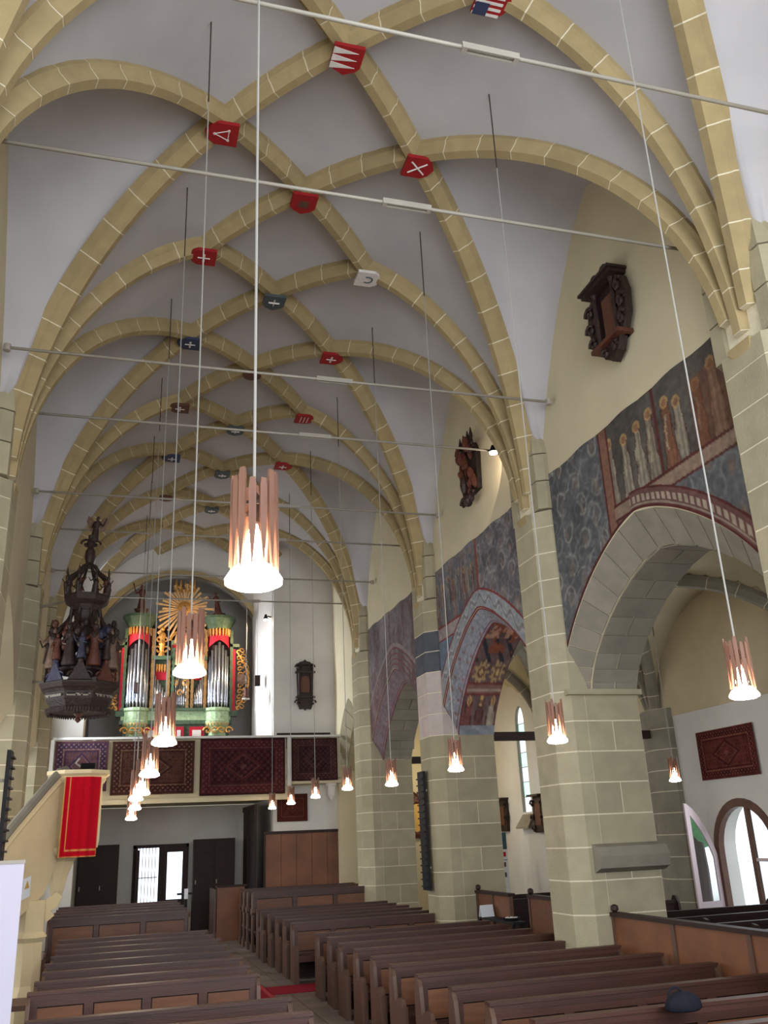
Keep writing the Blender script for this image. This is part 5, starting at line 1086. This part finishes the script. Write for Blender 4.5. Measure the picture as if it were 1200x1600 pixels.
# bag on the near pew, sign and tray on the little table, candle stand
t = thing('cloth_bag', 'dark navy cloth bag slumped on the nearest right-hand pew at the bottom edge', 'bag', (4.80, 7.58, 0.97))
obj('body', MB().loft([[(r * math.cos(2 * PI * i / 16) * (1 + 0.1 * math.sin(3 * i)), 0.6 * r * math.sin(2 * PI * i / 16), z) for i in range(16)] for r, z in ((0.13, -0.02), (0.16, 0.0), (0.155, 0.05), (0.12, 0.10), (0.06, 0.13), (0.02, 0.135))]), 'navy', t, smooth=True)
obj('handle', MB().tube([(-0.08 + 0.07 * math.cos(a), -0.02, 0.10 + 0.07 * math.sin(a)) for a in np.linspace(0, PI, 9)], 0.011, 6), 'navy', t)
t = thing('side_table', 'small black table beside the short brown panels between two right-hand pillars', 'table', (6.80, 16.15, 0)); obj('table_top', MB().box(-0.12, 0.12, -0.75, 0.9, 0.96, 1.0), 'black', t)
for x_ in (-0.10, 0.06):
    for y_ in (-0.7, 0.84): obj('leg', MB().box(x_, x_ + 0.04, y_, y_ + 0.04, 0, 0.96), 'black', t)
t = thing('folded_sign', 'white folded paper sign with grey printed lines on the black table', 'sign', (6.77, 16.8, 1.0)); obj('front', MB().add([(-0.14, -0.09, 0.0), (0.14, -0.03, 0), (0.14, 0.03, 0.2), (-0.14, -0.03, 0.2), (-0.14, -0.085, 0.0), (0.14, -0.025, 0), (0.14, 0.035, 0.2), (-0.14, -0.025, 0.2)], [(0, 1, 2, 3), (7, 6, 5, 4), (0, 4, 5, 1), (1, 5, 6, 2), (2, 6, 7, 3), (3, 7, 4, 0)]), 'paper', t)
obj('back', MB().add([(-0.14, 0.05, 0.0), (0.14, 0.11, 0), (0.14, 0.035, 0.2), (-0.14, -0.025, 0.2), (-0.14, 0.045, 0.0), (0.14, 0.105, 0), (0.14, 0.03, 0.2), (-0.14, -0.03, 0.2)], [(0, 1, 2, 3), (7, 6, 5, 4), (0, 4, 5, 1), (1, 5, 6, 2), (2, 6, 7, 3), (3, 7, 4, 0)]), 'paper', t)
for z_ in (0.06, 0.12): obj('text_line', MB().add([(-0.10 + 0.0, -0.082 + 0.3 * z_ + 0.002, z_), (0.10, -0.04 + 0.3 * z_ + 0.002, z_), (0.10, -0.034 + 0.3 * z_ + 0.002, z_ + 0.02), (-0.10, -0.076 + 0.3 * z_ + 0.002, z_ + 0.02)], [(0, 1, 2, 3)]), 'iron', t)
t = thing('candle_tray', 'black tray of small pale candles on the table before the aisle pews', 'tray', (6.80, 15.75, 1.0)); obj('tray', MB().lathe([(0.13, 0.0), (0.16, 0.05), (0.15, 0.05), (0.12, 0.01)], 14), 'black', t)
for k in range(7): obj('candle', MB().lathe([(0.03, 0.01), (0.032, 0.055), (0.01, 0.057)], 8, c=(0.085 * math.cos(k * 1.047) * (k > 0), 0.085 * math.sin(k * 1.047) * (k > 0))), 'white_paint', t)
t = thing('lectern_stand', 'slim black reading stand in the aisle in front of the porch', 'stand', (2.0, 26.2, 0)); obj('post', MB().tube([(0, 0, 0.03), (0, 0, 1.25)], 0.03, 8), 'black', t); obj('desk', MB().box(-0.22, 0.22, -0.15, 0.15, 1.25, 1.29), 'black', t); obj('foot', MB().box(-0.2, 0.2, -0.2, 0.2, 0, 0.03), 'black', t); obj('paper_sheet', MB().box(-0.05, 0.05, -0.17, -0.155, 1.15, 1.4), 'paper', t)

# ------------------------------------------------------------------ right aisle
AX = 12.0
aw = MB()
def arched_hole(mb, y0, y1, z0, zs, ztop, x0, x1, ylo, yhi, zlo, zhi):
    """wall piece ylo..yhi, zlo..zhi with an arched opening"""
    mb.box(x0, x1, ylo, y0, zlo, zhi); mb.box(x0, x1, y1, yhi, zlo, zhi)
    if z0 > zlo: mb.box(x0, x1, y0, y1, zlo, z0)
    n = 16; c = (y0 + y1) / 2; h = (y1 - y0) / 2
    for k in range(n):
        a, b = -math.cos(PI * k / n), -math.cos(PI * (k + 1) / n); za = zs + (ztop - zs) * math.sqrt(max(0, 1 - a * a)); zb_ = zs + (ztop - zs) * math.sqrt(max(0, 1 - b * b))
        mb.add([(x, c + h * q, z) for x in (x0, x1) for q, z in ((a, za), (b, zb_), (b, zhi), (a, zhi))], [(0, 1, 2, 3), (7, 6, 5, 4), (0, 4, 5, 1), (2, 6, 7, 3), (1, 5, 6, 2), (3, 7, 4, 0)])
arched_hole(aw, 14.95, 16.95, 0.75, 1.9, 2.9, AX, AX + 0.5, 7.0, 18.4, 0, 8)
arched_hole(aw, 20.6, 21.3, 2.6, 5.3, 5.9, AX, AX + 0.12, 18.4, 24.0, 0, 8)
arched_hole(aw, 25.6, 26.25, 3.0, 5.6, 6.15, AX, AX + 0.12, 24.0, 29.2, 0, 8)
aw.box(AX, AX + 0.5, -3, 7.0, 0, 8)
wall_aisle = structure(obj('wall_aisle', aw, 'white_plaster'))
for b in (1, 2, 3):
    ym_ = MID[b]; pl = [(ym_ - 2.75, 4.75), (ym_ + 2.75, 4.75), (ym_ + 2.75, 4.9)] + [(ym_ + 2.75 * math.cos(a), 4.9 + 2.3 * math.sin(a)) for a in np.linspace(0.1, PI - 0.1, 14)] + [(ym_ - 2.75, 4.9)]
    obj('plaster_field', plate_x(MB(), pl, AX - 0.015, AX - 0.002), 'ochre_plaster', wall_aisle)
structure(obj('wall_aisle_end', MB().box(7.62, AX + 0.5, 28.7, 29.0, 0, 8).box(7.0, 7.62, 28.2, 29.0, 0, 8), 'plaster'))
av = MB(); AC, AW = 9.81, 2.19
for b in range(5):
    ym = MID[b] if b < 4 else 26.8; g = []
    for i in range(25):
        v = -2.82 + 5.64 * i / 24; row = []
        for k in range(25):
            u = -1 + 2 * k / 24; row.append((AC + AW * u, ym + v, 4.7 + 2.5 * max(math.sqrt(max(0, 1 - (v / 2.83) ** 2)), math.sqrt(max(0, 1 - u * u)))))
        g.append(row)
    av.loft(g, cap=False, close=False)
aisle_ceiling = structure(obj('ceiling_aisle', av, 'plaster', smooth=False))
up = lambda p: Vector((0, 0, 1))
def arib(P): rib(P, 1, 'aisle_rib', stone='greystone', piece=0.6, parent=aisle_ceiling, scale=0.75, nf=lambda p: Vector((AC - p[0], 0, 4.7 - p[2])).normalized() * -1 if abs(p[2] - 4.7) + abs(p[0] - AC) > 0.3 else Vector((0, 0, 1)))
for i in range(1, 5):
    arib([(AC + (AW - 0.05) * math.cos(a), PY[i], 4.7 + 2.45 * math.sin(a)) for a in np.linspace(0.0, PI, 26)])
for b in range(1, 4):
    for s_ in (1, -1): arib([(AC + (AW - 0.05) * math.cos(a), MID[b] + s_ * 2.75 * math.cos(a), 4.7 + 2.45 * math.sin(a)) for a in np.linspace(0.0, PI, 30)])
# grey wall piers of the aisle
for i in (2, 3, 4):
    y = PY[i]; t = thing('wall_pier', ['', '', 'grey stone wall pier in the right aisle nearest the camera', 'tall grey stone wall pier in the right aisle left of the arched window', 'furthest grey stone wall pier of the right aisle'][i], 'pier', (AX, y, 0), 0, 'stone wall piers of the right aisle')
    obj('mortar_core', MB().prism([(0.0, -0.55), (-0.12, -0.55), (-0.30, -0.16), (-0.30, 0.16), (-0.12, 0.55), (0.0, 0.55)], 0, 4.95), 'mortar', t)
    for k in range(11):
        obj('stone_block', MB().prism([(-0.005, -0.56), (-0.125, -0.56), (-0.31, -0.165), (-0.31, 0.165), (-0.125, 0.56), (-0.005, 0.56)], 0.45 * k + 0.009, 0.45 * k + 0.441), 'greystone', t)
for b, (y0, y1) in enumerate(((12.0, 14.9), (17.05, 20.5))):
    pass
# arched window with open casement
w1 = structure(obj('window_1', MB(), 'window_wood')) if False else None
def arch_frame(y0, y1, z0, zs, zt, wd, x0, x1):
    m = MB(); n = 18; c = (y0 + y1) / 2; h = (y1 - y0) / 2; out = [(y0, z0)] + [(c - h * math.cos(PI * k / n), zs + (zt - zs) * math.sin(PI * k / n)) for k in range(n + 1)] + [(y1, z0)]
    inn = [(y0 + wd, z0)] + [(c - (h - wd) * math.cos(PI * k / n), zs + (zt - zs - wd) * math.sin(PI * k / n)) for k in range(n + 1)] + [(y1 - wd, z0)]
    for k in range(len(out) - 1):
        q = [out[k], out[k + 1], inn[k + 1], inn[k]]; m.add([(x, a, b_) for x in (x0, x1) for a, b_ in q], [(0, 1, 2, 3), (7, 6, 5, 4), (0, 4, 5, 1), (1, 5, 6, 2), (2, 6, 7, 3), (3, 7, 4, 0)])
    return m
win = structure(obj('window_1', arch_frame(14.95, 16.95, 0.75, 1.9, 2.9, 0.16, AX - 0.03, AX + 0.10), 'window_wood'))
obj('window_post', MB().box(AX - 0.02, AX + 0.06, 15.72, 15.82, 0.75, 2.8), 'window_wood', win)
obj('cross_bar', MB().box(AX, AX + 0.05, 15.1, 15.72, 1.72, 1.78).box(AX, AX + 0.05, 15.1, 15.72, 0.78, 0.88), 'frame_pale', win)
obj('pane', MB().box(AX + 0.02, AX + 0.025, 15.1, 15.72, 0.88, 1.72), 'glass', win); obj('pane', plate_x(MB(), [(15.1, 1.78), (15.72, 1.78), (15.72, 2.70), (15.5, 2.6), (15.3, 2.45), (15.1, 2.1)], AX + 0.02, AX + 0.025), 'glass', win)
lf = obj('casement_leaf', MB(), 'frame_pale', win) if False else None
def leafp(u, z): return (AX - 0.04 - 0.66 * u, 16.86 - 0.07 * u, z)
outl = [(0.0, 0.78), (1.0, 0.78), (1.0, 2.86), (0.9, 2.84), (0.7, 2.74), (0.5, 2.58), (0.3, 2.36), (0.12, 2.08), (0.0, 1.85)]
innl = [(0.14, 0.98), (0.84, 0.98), (0.84, 2.62), (0.80, 2.60), (0.68, 2.50), (0.52, 2.35), (0.36, 2.16), (0.22, 1.95), (0.14, 1.80)]
m = MB()
for k in range(9):
    q = [outl[k], outl[(k + 1) % 9], innl[(k + 1) % 9], innl[k]]; v_ = [leafp(*p) for p in q]; m.add(v_ + [(a, b_ + 0.05, c) for a, b_, c in v_], [(0, 1, 2, 3), (7, 6, 5, 4), (0, 4, 5, 1), (1, 5, 6, 2), (2, 6, 7, 3), (3, 7, 4, 0)])
lf = obj('casement_leaf', m, 'frame_pale', win)
v_ = [leafp(*p) for p in innl]; obj('pane', MB().add([(a, b_ + 0.02, c) for a, b_, c in v_], [tuple(range(9))]), 'mirror_glass', lf)
for (y0, y1, z0, zs, zt, n_) in ((20.6, 21.3, 2.6, 5.3, 5.9, 2), (25.6, 26.25, 3.0, 5.6, 6.15, 3)):
    w_ = structure(obj('window_%d' % n_, arch_frame(y0, y1, z0, zs, zt, 0.04, AX + 0.04, AX + 0.1), 'greystone')); obj('window_sill', MB().loft([[(AX + 0.04, y0, z0), (AX + 0.04, y1, z0), (AX + 0.04, y1, z0 - 0.1), (AX + 0.04, y0, z0 - 0.1)], [(AX - 0.22, y0 - 0.12, z0 - 0.42), (AX - 0.22, y1 + 0.12, z0 - 0.42), (AX - 0.22, y1 + 0.12, z0 - 0.47), (AX - 0.22, y0 - 0.12, z0 - 0.47)]]), 'greystone', w_)
    for k in range(6): obj('pane', MB().box(AX + 0.07, AX + 0.075, y0 + 0.05, y1 - 0.05, z0 + (zs - z0) * k / 6 + 0.01, z0 + (zs - z0) * (k + 1) / 6 - 0.01), 'glass_green' if k % 2 else 'glass', w_); obj('lead_bar', MB().box(AX + 0.065, AX + 0.08, y0 + 0.05, y1 - 0.05, z0 + (zs - z0) * (k + 1) / 6 - 0.012, z0 + (zs - z0) * (k + 1) / 6 + 0.012), 'iron', w_)
rug('hanging_rug', (AX - 0.03, 16.95, 3.30), (0, -1, 0), (0, 0, 1), 1.85, 0.98, 9, (92, 44, 38), (66, 28, 30), (128, 82, 68), 'red brown rug hung on the right aisle wall above the arched window', thick=(-0.02, 0, 0))
for i in (3, 4): tag(obj('tie_beam', MB().box(7.63, AX if i == 3 else 8.9, PY[i] - 0.08, PY[i] + 0.08, 4.32, 4.5), 'wood_dark'), ['', '', '', 'dark wooden beam crossing the painted arch opening, in the right aisle', 'dark wooden beam seen through the third arch, in the right aisle'][i], 'beam')
def small_epitaph(y, z, h, label, x=AX):
    t = thing('epitaph', label, 'epitaph', (x, y, z))
    obj('back_board', plate_x(MB(), [(-0.3, -h * 0.5), (0.3, -h * 0.5), (0.36, 0), (0.3, h * 0.5), (-0.3, h * 0.5), (-0.36, 0)], -0.1, -0.02), 'carved', t); obj('inscription', plate_x(MB(), [(-0.18, -h * 0.3), (0.18, -h * 0.3), (0.18, h * 0.3), (-0.18, h * 0.3)], -0.12, -0.1), 'brown_paint', t)
    w_ = MB(); scroll_tubes(w_, [(0.3, h * 0.3, 1, 0.12), (0.32, -h * 0.1, 1, 0.12), (0.28, -h * 0.4, 1, 0.12), (-0.3, h * 0.3, -1, 0.12), (-0.32, -h * 0.1, -1, 0.12)], 0.03, to=lambda a, b: (-0.14, a, b)); obj('scrollwork', w_, 'carved', t); obj('cornice', MB().box(-0.26, -0.02, -0.38, 0.38, h * 0.5, h * 0.56), 'carved', t)
small_epitaph(27.6, 2.95, 0.95, 'dark epitaph on the right aisle wall above the printed roll-up banner'); small_epitaph(24.98, 2.9, 1.0, 'dark epitaph on the right aisle wall just left of the large pillar')
t = thing('epitaph', 'oval gilt medallion on the warm lit end wall of the right aisle', 'epitaph', (9.40, 28.68, 3.0)); obj('frame', MB().loft([[(r * 0.42 * math.cos(2 * PI * i / 18), y_, r * 0.62 * math.sin(2 * PI * i / 18)) for i in range(18)] for r, y_ in ((1.0, 0.0), (1.0, -0.08), (0.8, -0.12), (0.7, -0.06))]), 'carved_warm', t); obj('portrait_field', MB().loft([[(r * 0.42 * math.cos(2 * PI * i / 18), y_, r * 0.62 * math.sin(2 * PI * i / 18)) for i in range(18)] for r, y_ in ((0.7, -0.07), (0.3, -0.085), (0.02, -0.09))]), 'gold_cloth', t)
g_ = MB(); scroll_tubes(g_, [(0.1, 0.68, 1, 0.12), (-0.1, 0.68, -1, 0.12)], 0.03, to=lambda a, b: (a, -0.06, b)); obj('crest', g_, 'carved_warm', t)
t = thing('rollup_banner', 'printed roll-up banner with a teal head and small pictures in the right aisle', 'banner', (11.05, 26.0, 0))
obj('sheet', MB().box(-0.4, 0.22, 0, 0.008, 0.1, 2.45), 'paper', t); obj('head_field', MB().box(-0.4, 0.22, -0.004, 0, 1.98, 2.45), 'teal', t); obj('base', MB().box(-0.42, 0.24, -0.12, 0.12, 0, 0.1), 'iron', t)
for a, b, m_ in ((0.0, 1.78, 'org_red'), (-0.3, 1.50, 'grey_paint'), (-0.02, 1.5, 'brown_paint'), (-0.3, 1.2, 'grey_paint'), (-0.02, 1.22, 'grey_paint')): obj('picture', MB().box(a, a + 0.17, -0.005, 0, b, b + 0.13), m_, t)
obj('rule', MB().box(-0.38, 0.2, -0.005, 0, 1.68, 1.70), 'grey_paint', t); obj('headline', MB().box(-0.2, 0.0, -0.007, -0.004, 2.12, 2.17), 'paper', t)
# outside: trees, and pale ground whose colour stands in for overexposed daylight
structure(obj('ground_outside', MB().box(AX + 0.6, 60, -10, 60, -0.6, -0.3), 'ground'))
for k, (x_, y_) in enumerate(((18.2, 10.4), (25.5, 5.0))):
    t = thing('garden_tree', ['green tree in the garden mirrored in the open casement of the arched window', 'second green tree behind it in the garden outside the aisle'][k], 'tree', (x_, y_, -0.3)); obj('trunk', MB().tube([(0, 0, 0), (0.1, 0, 1.5), (0, 0.1, 3)], [0.25, 0.2, 0.12], 8), 'wood_dark', t)
    c_ = MB(); r_ = random.Random(k)
    for j in range(26): c_.sphere((r_.uniform(-1.6, 1.6), r_.uniform(-1.6, 1.6), 3.3 + r_.uniform(-0.9, 1.6)), r_.uniform(0.5, 0.9), 7, 5)
    obj('crown', c_, 'foliage', t)
# left aisle outer wall with tall windows
lw = MB()
for y0 in (-3, 3.0, 8.7, 14.4, 20.1, 25.8): arched_hole(lw, y0 + 1.0, y0 + 3.0, 1.8, 5.6, 6.6, -6.5, -6.0, y0, y0 + 5.8, 0, 8)
structure(obj('wall_left_aisle', lw, 'white_plaster')); structure(obj('ceiling_left_aisle', MB().box(-6.5, XW0 - 0.9, -3, 31, 7.2, 7.4), 'white_plaster'))
# unseen warm lamp for the yellow-lit end wall of the right aisle
d = bpy.data.lights.new('aisle_lamp_light', 'POINT'); d.energy = 60; d.color = (1, 0.85, 0.55); d.shadow_soft_size = 0.3; o = bpy.data.objects.new('aisle_lamp_light', d); COL.objects.link(o); o.location = (9.6, 26.8, 4.2)
print('triangles', sum(len(p.vertices) - 2 for me in bpy.data.meshes for p in me.polygons), 'objects', len(bpy.data.objects))
